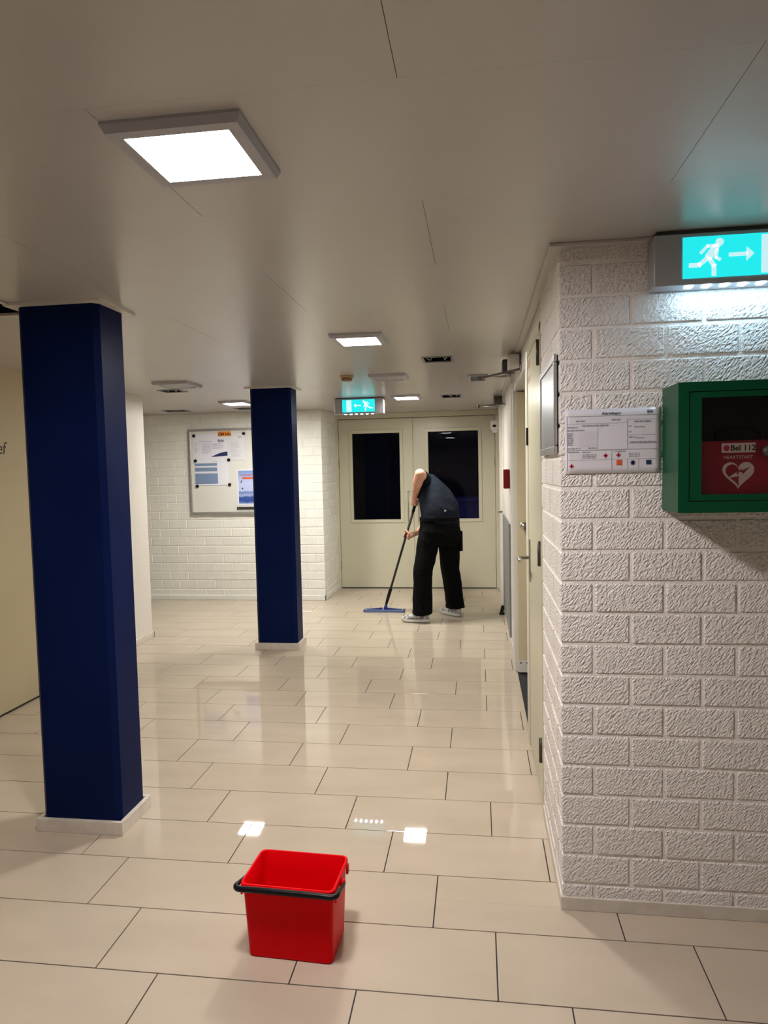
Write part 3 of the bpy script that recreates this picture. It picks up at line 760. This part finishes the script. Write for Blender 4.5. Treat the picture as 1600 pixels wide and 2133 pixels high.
# door closers, alarm box, sensor, grey panel
def closer(y, z, x, arm_y, label, body=True):
    root = empty('door_closer', (XR, y, z), label, 'door closer', 'overhead door closers')
    if body:
        part('cover', MB().box((XR - .075, y - .14, z - .035), (XR - .006, y + .02, z + .055)), M['whitepl'], root, bevel=.012, seg=3)
    part('mechanism', MB().box((XR - .105, y + .03, z - .03), (XR - .02, y + .17, z + .05)), M['darkmetal'], root, bevel=.006)
    part('spindle', MB().tube([(XR - .06, y + .10, z - .055), (XR - .06, y + .10, z - .025)], .014, 12), M['greymetal'], root, smooth=True)
    a = Vector((XR - .06, y + .10, z - .05)); b = Vector((x, arm_y, z - .055)); c = Vector((XR - .004, y - .28, z - .058))
    part('main_arm', MB().tube([a, a.lerp(b, .5), b], .007, 8), M['steel'], root, smooth=True)
    part('fore_arm', MB().tube([b, b.lerp(c, .5), c], .007, 8), M['darkmetal'], root, smooth=True)
    part('elbow_joint', MB().lathe(tuple(b), [(.011, -.015), (.013, 0), (.011, .012)], 'z', 12), M['darkmetal'], root)
    part('arm_bracket', MB().box((XR - .012, y - .31, z - .075), (XR - .0006, y - .25, z - .035)), M['greymetal'], root, bevel=.002)
closer(2.62, 2.195, -.02, 2.75, 'nearer white door closer with a long folded arm over the open doorway')
closer(5.02, 2.205, -.02, 4.95, 'farther dark door closer near the white sensor', body=False)
rb = empty('fire_alarm_box', (XR, 4.15, 1.37), 'small red alarm box on the right corridor wall', 'alarm box')
part('housing', MB().box((XR - .052, 4.05, 1.36), (XR - .0006, 4.18, 1.525)), M['redbox'], rb, bevel=.006, seg=2)
part('button_plate', MB().box((XR - .046, 4.046, 1.405), (XR - .012, 4.051, 1.48)), M['redbox'], rb)
wsn = empty('motion_sensor', (XR, 6.40, 1.95), 'white motion sensor high beside the far double doors', 'sensor')
part('bracket', MB().box((XR - .045, 6.36, 2.09), (XR - .0006, 6.44, 2.15)), M['whitepl'], wsn, bevel=.004)
part('housing', MB().box((XR - .115, 6.32, 1.985), (XR - .02, 6.46, 2.10)), M['whitepl'], wsn, bevel=.014, seg=3)
part('lens', MB().ellipsoid((XR - .07, 6.318, 2.032), (.022, 0, 0), (0, .010, 0), (0, 0, .016)), M['black'], wsn, smooth=True)
part('lower_cap', MB().box((XR - .095, 6.335, 1.955), (XR - .035, 6.44, 1.986)), M['whitepl'], wsn, bevel=.008, seg=2)
gp = empty('wall_panel', (XR, 4.7, .07), 'tall grey protective panel low on the right corridor wall', 'wall panel')
part('plate', MB().box((XR - .016, 4.02, .075), (XR - .0008, 5.42, 1.055)), M['grypanel'], gp, bevel=.002)
for yy in (4.07, 4.72, 5.37):
    for zz in (.12, 1.01):
        part('screw', MB().lathe((XR - .016, yy, zz), [(.009, .001), (.008, -.002), (0, -.003)], 'x', 10), M['steel'], gp)
dh = empty('door_lever', (XR, 5.62, 1.05), 'small steel lever handle beyond the grey panel on the right wall', 'handle')
part('rose', MB().lathe((XR - .0006, 5.62, 1.06), [(.026, 0), (.026, -.008)], 'x', 18), M['steel'], dh)
part('lever', MB().tube([(XR - .004, 5.62, 1.06), (XR - .05, 5.62, 1.06), (XR - .055, 5.61, 1.06), (XR - .055, 5.52, 1.06)], .009, 10), M['steel'], dh, smooth=True)
ds = empty('door_stop', (.195, 5.30, 0), 'small black door stop on the floor by the grey panel', 'door stop')
part('base', MB().lathe((.195, 5.30, 0), [(.028, .0005), (.028, .012), (.018, .03)]), M['black'], ds, smooth=False)
part('bumper', MB().capsule((.195, 5.30, .035), (.205, 5.31, .075), .017, .020), M['black'], ds, smooth=True)

# ================================================================== NOTICE BOARD
nb_ = empty('notice_board', (-2.88, YB, 1.05), 'large framed white magnetic notice board on the far brick wall', 'notice board')
bx0, bx1, bz0, bz1 = -3.500, -2.28, 1.045, 2.080
yb0 = YB - .035
part('board', MB().box((bx0 + .02, yb0 + .012, bz0 + .02), (bx1 - .02, YB - .001, bz1 - .02)), M['board'], nb_)
for a, b in (((bx0, bz0), (bx1, bz0 + .034)), ((bx0, bz1 - .03), (bx1, bz1)), ((bx0, bz0 + .0345), (bx0 + .03, bz1 - .0305)), ((bx1 - .03, bz0 + .0345), (bx1, bz1 - .0305))):
    part('rail', MB().box((a[0], yb0, a[1]), (b[0], YB - .0008, b[1])), M['alu'], nb_, bevel=.008, seg=3)
ys = yb0 + .010
def bsheet(name, x0, z0, x1, z1, m, label, k=0):
    o = empty(name, ((x0 + x1) / 2, ys, z0), label, 'paper', 'papers on the notice board')
    part('sheet', MB().box((x0, ys - .0008 - k * .0016, z0), (x1, ys + .0015 - k * .0016, z1)), m, o)
    return o
def bprint(name, rects, m, o, k=0, d=.0022):
    mb = MB()
    for (x0, z0, x1, z1) in rects: mb.box((x0, ys - d - k * .0016, z0), (x1, ys - .0007 - k * .0016, z1))
    return tag(part(name, mb, m, o), kind='stuff' if len(rects) > 4 else None)
s1 = bsheet('wall_planner', -3.440, 1.700, -3.005, 2.018, M['paperb'], 'landscape printed sheet with a dark blue swoosh at the top of the notice board')
rr = random.Random(8)
rows = [(-3.37, 1.925, -3.20, 1.934)]
for i in range(13):
    rows.append((-3.33, 1.90 - i * .0095, -3.33 + rr.uniform(.10, .20) if i < 8 else -3.33 + rr.uniform(.06, .17), 1.9035 - i * .0095))
for i in range(9): rows.append((-3.425, 1.905 - i * .014, -3.425 + rr.uniform(.02, .06), 1.9105 - i * .014))
for i in range(6): rows.append((-3.19, 1.895 - i * .011, -3.05 - rr.uniform(0, .03), 1.899 - i * .011))
bprint('print', rows, M['inkpale'], s1)
sw = MB(); arc = [(-3.215, 1.742)] + [(-3.215 + .205 * t_, 1.742 + .060 * math.sin(PI / 2 * t_)) for t_ in [i / 8 for i in range(1, 9)]] + [(-3.010, 1.752)]
sw.prism(arc, lambda u, v, w_: (u, ys - .0012 - w_, v), .001); part('swoosh', sw, M['inknavy'], s1)
lettering('logo', 'fyts', .055, M['inknavy'], facing_front(-3.128, ys - .0022, 1.918), s1, shear=.2, bold=.001)
s2 = bsheet('timetable_sheet', -3.430, 1.400, -2.998, 1.702, M['paperb'], 'lower left sheet with a dusty blue table on the notice board', 1)
bprint('blue_table', [(-3.425, 1.635, -3.145, 1.668), (-3.425, 1.570, -3.145, 1.617), (-3.425, 1.420, -3.140, 1.545)], M['inkblue'], s2, 1)
bprint('footer_print', [(-3.2, 1.682, -3.13, 1.687)], M['inkpale'], s2, 1)
s3 = bsheet('memo_sheet', -3.000, 1.700, -2.795, 2.018, M['paperb2'], 'pale portrait sheet right of the swoosh sheet on the notice board', 2)
rows = [(-2.97, 1.905 - i * .012, -2.97 + rr.uniform(.06, .14), 1.9085 - i * .012) for i in range(15)]
bprint('print', rows, M['inkpale'], s3, 2)
lettering('logo', 'fyts', .030, M['inknavy'], facing_front(-2.868, ys - .0056, 1.966), s3, shear=.2)
s4 = bsheet('event_poster', -2.903, 1.158, -2.55, 1.588, M['paperb'], 'blue poster with a red headline half hidden by the column', 0)
part('picture', MB().box((-2.885, ys - .0018, 1.175), (-2.57, ys - .0007, 1.570)), M['poster'], s4)
hd = MB()
for i in range(12): hd.box((-2.855 + i * .022, ys - .0024, 1.512), (-2.855 + i * .022 + .017, ys - .0017, 1.522))
part('headline', hd, M['inkred'], s4)
part('red_banner', MB().box((-2.835, ys - .0024, 1.468), (-2.60, ys - .0017, 1.492)), M['inkorange'], s4)
dots = MB()
for (dx, dz) in ((-2.845, 1.448), (-2.852, 1.432), (-2.835, 1.352), (-2.84, 1.36)): dots.lathe((dx, ys - .0017, dz), [(.008, 0), (.008, -.0007)], 'y', 10)
tag(part('figure_marks', dots, M['inknavy'], s4), kind='stuff')
ol = bsheet('header_label', -3.122, 1.985, -2.955, 2.043, M['orange'], 'orange header label at the top of the notice board', 3)
lettering('lettering', 'GM Info', .047, M['ink'], facing_front(-3.115, ys - .0062, 1.997), ol, bold=.0012)
def magnet(x, z, label):
    o = empty('magnet', (x, ys, z), label, 'magnet', 'round black magnets on the notice board')
    part('grip', MB().lathe((x, ys - .006, z), [(.017, .0), (.019, -.004), (.018, -.011), (.014, -.013), (0, -.013)], 'y', 16), M['black'], o)
    part('rim', MB().lathe((x, ys - .0055, z), [(.020, .0), (.020, -.003)], 'y', 16), M['darkmetal'], o)
for x, z, lb in ((-3.422, 2.000, 'black magnet in the top left corner of the notice board'), (-2.798, 2.012, 'black magnet at the top right of the pale memo sheet'),
                 (-3.414, 1.700, 'black magnet at the left between the two large sheets'), (-2.995, 1.702, 'black magnet at the right between the two large sheets'),
                 (-3.402, 1.395, 'black magnet at the bottom left corner of the blue table sheet'), (-2.994, 1.406, 'black magnet at the bottom right corner of the blue table sheet')):
    magnet(x, z, lb)
tr = empty('magnet_rail', (-2.72, ys, 1.115), 'black ridged rail under the blue poster on the notice board', 'rail')
part('back', MB().box((-2.915, ys - .004, 1.105), (-2.50, ys + .0015, 1.135)), M['black'], tr)
for i in range(15): part('knob', MB().lathe((-2.90 + i * .0275, ys - .004, 1.12), [(.012, 0), (.012, -.012), (.008, -.016), (0, -.016)], 'y', 10), M['darkmetal'], tr)

# ================================================================== BUCKET
bk = empty('bucket', (-.645, .18, 0), 'red rectangular plastic bucket with a black handle on the floor', 'bucket')
bk.rotation_euler[2] = -0.045
def rrect(hx, hy, rad, z, cy=0.0, n=5):
    out = []
    for (sx, sy, a0) in ((1, -1, -PI / 2), (1, 1, 0), (-1, 1, PI / 2), (-1, -1, PI)):
        for i in range(n + 1):
            a = a0 + PI / 2 * i / n
            out.append(((hx - rad) * sx + rad * math.cos(a), (hy - rad) * sy + rad * math.sin(a) + cy, z))
    return out
BHh = .25
def prof(z):     # half sizes at height z
    t_ = z / BHh; return .1385 + .0105 * t_, .083 + .015 * t_, .016 + .002 * t_
outer = []
for z in (0.0, .004, .06, .12, .18, .232):
    hx_, hy_, rd = prof(z)
    if z == 0.0: hx_ -= .004; hy_ -= .004
    outer.append(rrect(hx_, hy_, rd, z))
hx_, hy_, rd = prof(BHh)
outer += [rrect(hx_ + .0055, hy_ + .0055, rd + .005, .2325), rrect(hx_ + .006, hy_ + .006, rd + .005, .247), rrect(hx_ + .003, hy_ + .003, rd + .003, .2505), rrect(hx_ - .001, hy_ - .001, rd, .2505), rrect(hx_ - .003, hy_ - .003, rd, .248)]
for z in (.18, .09, .012, .006):
    a, b, c = prof(z); outer.append(rrect(a - .003, b - .003, c, z))
body = link('body', MB().rings(outer).mesh('body', M['red'], smooth=False), bk)
for p_ in body.data.polygons: p_.use_smooth = len(p_.vertices) == 4
bm_ = body.modifiers.new('crisp', 'EDGE_SPLIT'); bm_.split_angle = math.radians(38)
for sx in (-1, 1):
    lug = MB()
    x_ = sx * (hx_ + .002)
    lug.box((min(x_, x_ + sx * .007), -hy_ + .012, .205), (max(x_, x_ + sx * .007), -hy_ + .030, .234))
    link('rim_rib', lug.mesh('rim_rib', M['red'], bevel=.001), bk)
    lug = MB().box((min(x_, x_ + sx * .007), hy_ - .030, .205), (max(x_, x_ + sx * .007), hy_ - .012, .234))
    link('rim_rib', lug.mesh('rim_rib', M['red'], bevel=.001), bk)
    link('pivot', MB().lathe((x_, -.004, .222), [(.012, 0), (.012, sx * .012), (.007, sx * .015), (0, sx * .015)], 'x', 14).mesh('pivot', M['red']), bk)
# bail lying forward on the front rim
pts = []; hw = hx_ + .014
path = [(-hw, -.004, .222), (-hw - .002, -.03, .226), (-hw - .002, -.085, .240)]
for i in range(6):
    a = PI + PI / 2 * i / 5; path.append((-hw + .016 + .018 * math.cos(a), -.098 + .018 * math.sin(a), .2425))
mid = [(x_, -.117, .2445) for x_ in (-.10, -.04, .04, .10)]
path += mid
for i in range(6):
    a = -PI / 2 + PI / 2 * i / 5; path.append((hw - .016 + .018 * math.cos(a), -.098 + .018 * math.sin(a), .2425))
path += [(hw + .002, -.085, .240), (hw + .002, -.03, .226), (hw, -.004, .222)]
rad_ = [.0058] * 2 + [.0075] + [.0088] * 6 + [.0094] * 4 + [.0088] * 6 + [.0075] + [.0058] * 2
link('handle', MB().tube(path, rad_, 12).mesh('handle', M['black'], smooth=True), bk)

# ================================================================== PERSON AND MOP
def solid(name, mb, material, voxel, smooth_it=4, disp=None):
    me = bpy.data.meshes.new('raw'); me.from_pydata(mb.v, [], mb.f)
    bm = bmesh.new(); bm.from_mesh(me); bmesh.ops.recalc_face_normals(bm, faces=bm.faces); bm.to_mesh(me); bm.free()
    o = bpy.data.objects.new('raw', me); COL.objects.link(o)
    r = o.modifiers.new('r', 'REMESH'); r.mode = 'VOXEL'; r.voxel_size = voxel
    s = o.modifiers.new('s', 'SMOOTH'); s.factor = 0.5; s.iterations = smooth_it
    dg = bpy.context.evaluated_depsgraph_get(); dg.update()
    out = bpy.data.meshes.new_from_object(o.evaluated_get(dg)); out.name = name
    bpy.data.objects.remove(o)
    if disp:
        amp, fn = disp; nv = [v.normal.copy() for v in out.vertices]
        for v, n_ in zip(out.vertices, nv): v.co += n_ * amp * fn(v.co)
    out.materials.clear(); out.materials.append(material)
    for p in out.polygons: p.use_smooth = True
    return out

def ellring(c, ax, ay, n=20, sq=2.4):
    c, ax, ay = Vector(c), Vector(ax), Vector(ay); out = []
    for i in range(n):
        t = 2 * PI * i / n; cs, sn = math.cos(t), math.sin(t)
        k = (abs(cs) ** sq + abs(sn) ** sq) ** (-1 / sq)
        out.append(c + ax * cs * k + ay * sn * k)
    return out

V = Vector
PEL = V((-.432, 5.08, .93))
FACE = V((-.50, .866, 0)); LEFT = V((-.866, -.50, 0)); UPZ = V((0, 0, 1))
# spine, bending forward and to the left
SP = [V((-.430, 5.09, .88)), V((-.425, 5.09, .99)), V((-.425, 5.11, 1.08)), V((-.440, 5.16, 1.175)), V((-.478, 5.225, 1.265)), V((-.520, 5.30, 1.345)), V((-.545, 5.38, 1.405))]
L_SH = V((-.560, 5.235, 1.405)); R_SH = V((-.420, 5.50, 1.265))
L_EL = V((-.618, 5.02, 1.495)); L_WR = V((-.688, 5.135, 1.262))
R_EL = V((-.470, 5.56, 1.06)); R_WR = V((-.690, 5.365, .862))
HEAD = V((-.560, 5.64, 1.315))
HIP_L = PEL + LEFT * .095 + V((0, 0, -.04)); HIP_R = PEL - LEFT * .095 + V((0, 0, -.04))
KN_L = V((-.600, 4.955, .505)); KN_R = V((-.335, 5.20, .505))
AN_L = V((-.612, 4.905, .095)); AN_R = V((-.290, 5.215, .095))
POLE0 = V((-1.050, 5.40, .062)); POLE1 = V((-.622, 5.215, 1.392))
PA = (POLE1 - POLE0).normalized()
def on_pole(z):
    return POLE0 + (POLE1 - POLE0) * ((z - POLE0.z) / (POLE1.z - POLE0.z))
HL = on_pole(1.205); HR = on_pole(.850)

def spine_ring(i, wd, dp, sq=2.5):
    d = (SP[min(i + 1, len(SP) - 1)] - SP[max(i - 1, 0)]).normalized()
    # shoulder line turns and tilts towards the top
    t = i / (len(SP) - 1); sl = (L_SH - R_SH).normalized(); la = LEFT.lerp(sl, t ** 1.5).normalized()
    la = (la - d * la.dot(d)).normalized(); fa = la.cross(d).normalized()
    return ellring(SP[i], la * wd, fa * dp, 22, sq)

def add_hand(mb, grip, axis, palm_dir, wrist, thumb_up=True):
    """palm beside the pole, four fingers curled round it, thumb closing from the other side"""
    a = axis.normalized(); p = (palm_dir - a * palm_dir.dot(a)).normalized(); q = a.cross(p)
    pr0 = .013
    pc = grip + p * .036
    mb.capsule(wrist, pc, .027, .030)
    mb.ellipsoid(pc, p * .020, a * .046, q * .034)
    for i in range(4):
        h = (i - 1.5) * .0205; ln_ = (.92, 1.0, .97, .82)[i]
        base = pc + a * h + q * .026
        R_ = pr0 + .010
        js = [base] + [grip + a * h + (p * math.cos(t) + q * math.sin(t)) * R_ * (1.25 if t < 1.4 else 1.05) for t in (1.05, 2.1 * ln_, 3.3 * ln_, 4.2 * ln_)]
        rr_ = [.0105, .0100, .0095, .0088, .0078]
        for k in range(4): mb.capsule(js[k], js[k + 1], rr_[k], rr_[k + 1], 10)
    s = 1 if thumb_up else -1
    tb = pc + a * .030 * s - q * .022
    t1 = grip + a * .044 * s + (p * math.cos(-1.3) + q * math.sin(-1.3)) * .026
    t2 = grip + a * .052 * s + (p * math.cos(-2.6) + q * math.sin(-2.6)) * .024
    t3 = grip + a * .050 * s + (p * math.cos(-3.5) + q * math.sin(-3.5)) * .024
    for u, v, ra, rb_ in ((tb, t1, .0135, .0115), (t1, t2, .0115, .010), (t2, t3, .010, .0085)): mb.capsule(u, v, ra, rb_, 10)

bd = MB()
bd.rings([spine_ring(i, w_, d_) for i, (w_, d_) in enumerate(((.150, .105), (.148, .105), (.145, .105), (.152, .108), (.160, .108), (.150, .098), (.085, .075)))])
neck0 = SP[-1] + V((-.005, .02, 0))
bd.capsule(neck0, HEAD + V((.02, -.08, .01)), .062, .058)
# head: skull, jaw, nose, ears; looking down at the mop
hd_f = V((-.55, .62, -.56)).normalized(); hd_l = LEFT.copy(); hd_l = (hd_l - hd_f * hd_l.dot(hd_f)).normalized(); hd_u = hd_f.cross(hd_l) * -1
if hd_u.z < 0: hd_u = -hd_u
bd.ellipsoid(HEAD, hd_l * .075, hd_f * .095, hd_u * .105)
bd.ellipsoid(HEAD + hd_f * .035 - hd_u * .065, hd_l * .055, hd_f * .060, hd_u * .060)
bd.capsule(HEAD + hd_f * .088 + hd_u * .005, HEAD + hd_f * .112 - hd_u * .030, .010, .015)
for s in (-1, 1):
    bd.ellipsoid(HEAD + hd_l * .077 * s - hd_f * .012 - hd_u * .012, hd_l * .010, hd_f * .020, hd_u * .032)
    bd.ellipsoid(HEAD + hd_l * .032 * s + hd_f * .082 + hd_u * .012, hd_l * .020, hd_f * .012, hd_u * .008)
# arms
bd.capsule(L_SH, L_EL, .060, .052); bd.capsule(L_EL, L_EL.lerp(L_WR, .35), .052, .053); bd.capsule(L_EL.lerp(L_WR, .35), L_WR, .052, .030)
bd.capsule(R_SH, R_EL, .054, .045); bd.capsule(R_EL, R_EL.lerp(R_WR, .35), .045, .044); bd.capsule(R_EL.lerp(R_WR, .35), R_WR, .044, .030)
add_hand(bd, HL, PA, V((-.35, -.9, .1)), L_WR, thumb_up=False)
add_hand(bd, HR, PA, V((.9, -.35, 0)), R_WR, thumb_up=True)
# legs
bd.capsule(HIP_L, KN_L, .085, .055); bd.capsule(KN_L, AN_L, .052, .036); bd.capsule(HIP_R, KN_R, .085, .055); bd.capsule(KN_R, AN_R, .052, .036)
person = link('person', solid('person', bd, M['skin'], .0055, 3))
tag(person, 'person in dark shirt and black work trousers bending over a floor mop', 'person')

hr_ = MB(); hr_.ellipsoid(HEAD - hd_f * .022 + hd_u * .022, hd_l * .081, hd_f * .094, hd_u * .100)
link('hair', solid('hair', hr_, M['hair'], .008, 2), person)

def folds(co):
    return noise.noise(V((co.x * 9, co.y * 9, co.z * 5))) + .5 * noise.noise(V((co.x * 20 + co.z * 9, co.y * 20, co.z * 11)))
st = MB()
st.rings([spine_ring(i, w_, d_, 2.6) for i, (w_, d_) in enumerate(((.196, .150), (.200, .152), (.203, .152), (.206, .150), (.200, .142), (.180, .122), (.105, .090)))])
st.capsule(SP[5], L_SH, .085, .078); st.capsule(SP[5], R_SH, .085, .075)
st.capsule(L_SH, L_SH.lerp(L_EL, .58), .074, .066); st.capsule(R_SH, R_SH.lerp(R_EL, .6), .072, .066)
link('shirt', solid('shirt', st, M['shirt'], .010, 5, (.008, folds)), person)
# short-sleeve hem left, trousers
tr_ = MB()
def hipring(z, wd, dp, off=V((0, 0, 0))):
    return ellring(PEL + off + V((0, 0, z - PEL.z)), LEFT * wd, FACE * dp, 22, 2.6)
tr_.rings([hipring(1.035, .190, .135), hipring(.98, .200, .150), hipring(.90, .215, .165), hipring(.82, .215, .160), hipring(.76, .190, .140)])
def legtube(hip, kn, an, s):
    d1 = (kn - hip); pts = [hip + d1 * .05, hip + d1 * .45, kn, kn.lerp(an, .5), kn.lerp(an, .86), an + V((0, 0, -.012))]
    wd = (.118, .108, .098, .092, .096, .103); rs = []
    for p, w_ in zip(pts, wd): rs.append(ellring(p, LEFT * w_, FACE * w_ * 1.0, 18, 2.3))
    tr_.rings(rs)
legtube(HIP_L + LEFT * .012, KN_L, AN_L, 1); legtube(HIP_R - LEFT * .012, KN_R, AN_R, -1)
link('trousers', solid('trousers', tr_, M['trousers'], .010, 5, (.010, folds)), person)
# pockets and belt
bl = MB(); bl.rings([ellring(PEL + V((0, 0, z - PEL.z)), LEFT * .201, FACE * .150, 26, 2.6) for z in (1.015, 1.020, 1.048, 1.052)])
link('belt', bl.mesh('belt', mat('belt_webbing', (.004, .004, .005), .9, spec=.1), smooth=True), person)
for s, c in ((-1, V((-.248, 5.15, .80))), (1, V((-.605, 4.965, .74)))):
    pk = MB(); nrm = -LEFT if s < 0 else LEFT
    pk.obox(c, nrm * .018, FACE * .075, UPZ * .105)
    link('side_pocket', pk.mesh('side_pocket', M['trousers'], bevel=.012, seg=3), person)
back_n = (-FACE * .95 + UPZ * .12).normalized()
lg = MB(); c = V((-.355, 4.905, 1.125))
rx = V((.866, .5, 0)) * .0
link('shirt_logo', MB().add([(-.372, 4.945, 1.135), (-.350, 4.952, 1.122), (-.374, 4.945, 1.108), (-.372, 4.951, 1.135), (-.350, 4.958, 1.122), (-.374, 4.951, 1.108)], [(0, 2, 1), (3, 4, 5), (0, 1, 4, 3), (1, 2, 5, 4), (2, 0, 3, 5)]).mesh('shirt_logo', M['cable']), person)

def shoe(an, direction, length=.285):
    d = V((direction[0], direction[1], 0)).normalized(); l = V((-d.y, d.x, 0))
    heel = V((an.x, an.y, 0)) - d * .075
    prof_ = [(0.00, .020, .028, .070), (.02, .034, .020, .105), (.06, .038, .012, .125), (.10, .038, .010, .122), (.14, .040, .010, .104), (.18, .046, .010, .085), (.22, .048, .012, .073), (.255, .043, .015, .064), (.278, .028, .022, .052), (.285, .012, .027, .042)]
    rs = []; rsole = []
    for x, w_, zl, zh in prof_:
        c = heel + d * x * (length / .285)
        ring = []
        for i in range(16):
            t = 2 * PI * i / 16; cs, sn = math.cos(t), math.sin(t)
            kk = (abs(cs) ** 2.6 + abs(sn) ** 2.6) ** (-1 / 2.6)
            zc = (max(zl, .018) + zh) / 2; hz_ = (zh - max(zl, .018)) / 2
            taper = 1.0 if sn < 0 else 1.0 - .35 * sn * kk
            ring.append(c + l * w_ * cs * kk * taper + V((0, 0, zc + hz_ * sn * kk)))
        rs.append(ring)
        ring = []
        for i in range(16):
            t = 2 * PI * i / 16; cs, sn = math.cos(t), math.sin(t)
            kk = (abs(cs) ** 4 + abs(sn) ** 4) ** (-1 / 4)
            lift = max(0, (x - .20) / .085) ** 2 * .016 + max(0, (.03 - x) / .03) * .006
            ring.append(c + l * (w_ + .006) * cs * kk + V((0, 0, .0195 + lift + .018 * sn * kk)))
        rsole.append(ring)
    o = link('shoe', MB().rings(rs).mesh('shoe', M['shoe'], smooth=True), person)
    link('sole', MB().rings(rsole).mesh('sole', M['sole'], smooth=True), o)
    la_ = MB()
    for k_, x in enumerate((.125, .145, .165)):
        c = heel + d * x + V((0, 0, .110 - .009 * k_ * 1.0))
        la_.tube([c - l * .022 + d * .0, c + V((0, 0, .006)), c + l * .022], .0035, 6)
    link('laces', la_.mesh('laces', M['cable'], smooth=True), o)
shoe(AN_L, (-1, .06)); shoe(AN_R, (-.60, .62))

mop = empty('floor_mop', (POLE0.x, POLE0.y, 0), 'grey-handled flat floor mop with a blue frame held by the person', 'mop')
part('pole', MB().tube([POLE0 + PA * .17, POLE1 - PA * .30], .0125, 14), M['pole'], mop, smooth=True)
part('grip', MB().tube([POLE1 - PA * .32, POLE1 - PA * .31, POLE1 - PA * .02, POLE1], [.013, .0165, .0165, .012], 14), M['black'], mop, smooth=True)
part('end_cap', MB().lathe(tuple(POLE1 + PA * .002), [(.009, -.004), (.010, .004), (.0, .008)], 'z', 12), M['steel'], mop, smooth=True)
part('socket', MB().tube([POLE0 + PA * .0, POLE0 + PA * .05, POLE0 + PA * .10, POLE0 + PA * .20, POLE0 + PA * .21], [.012, .016, .018, .019, .014], 14), M['black'], mop, smooth=True)
mx0, mx1, my = -1.285, -.845, 5.395
fr_ = part('mop_frame', MB().box((mx0, my - .045, .012), (mx1, my + .045, .024)), M['mopblue2'], mop, bevel=.004, seg=2)
for a, b in (((mx0, my - .052), (mx1, my - .040)), ((mx0, my + .040), (mx1, my + .052)), ((mx0 - .006, my - .05), (mx0 + .012, my + .05)), ((mx1 - .012, my - .05), (mx1 + .006, my + .05))):
    part('frame_edge', MB().box((a[0], a[1], .010), (b[0], b[1], .025)), M['mopblue'], fr_, bevel=.003)
for s in (-1, 1):
    cx = (mx0 + mx1) / 2
    part('rib', MB().prism([(cx + s * .02, .024), (cx + s * .19, .024), (cx + s * .19, .030), (cx + s * .02, .046)], lambda u, v, w_: (u, my - .012 + w_, v), .024), M['mopblue'], fr_)
part('cloth', MB().box((mx0 + .004, my - .055, .0008), (mx1 - .004, my + .055, .0115)), mat('grey_mop_cloth', (.22, .24, .30), .9), mop, bevel=.003)
part('swivel_joint', MB().tube([(POLE0.x, my, .022), (POLE0.x, POLE0.y, .05), POLE0 + PA * .02], [.026, .020, .015], 12), M['mopblue'], mop, smooth=True)
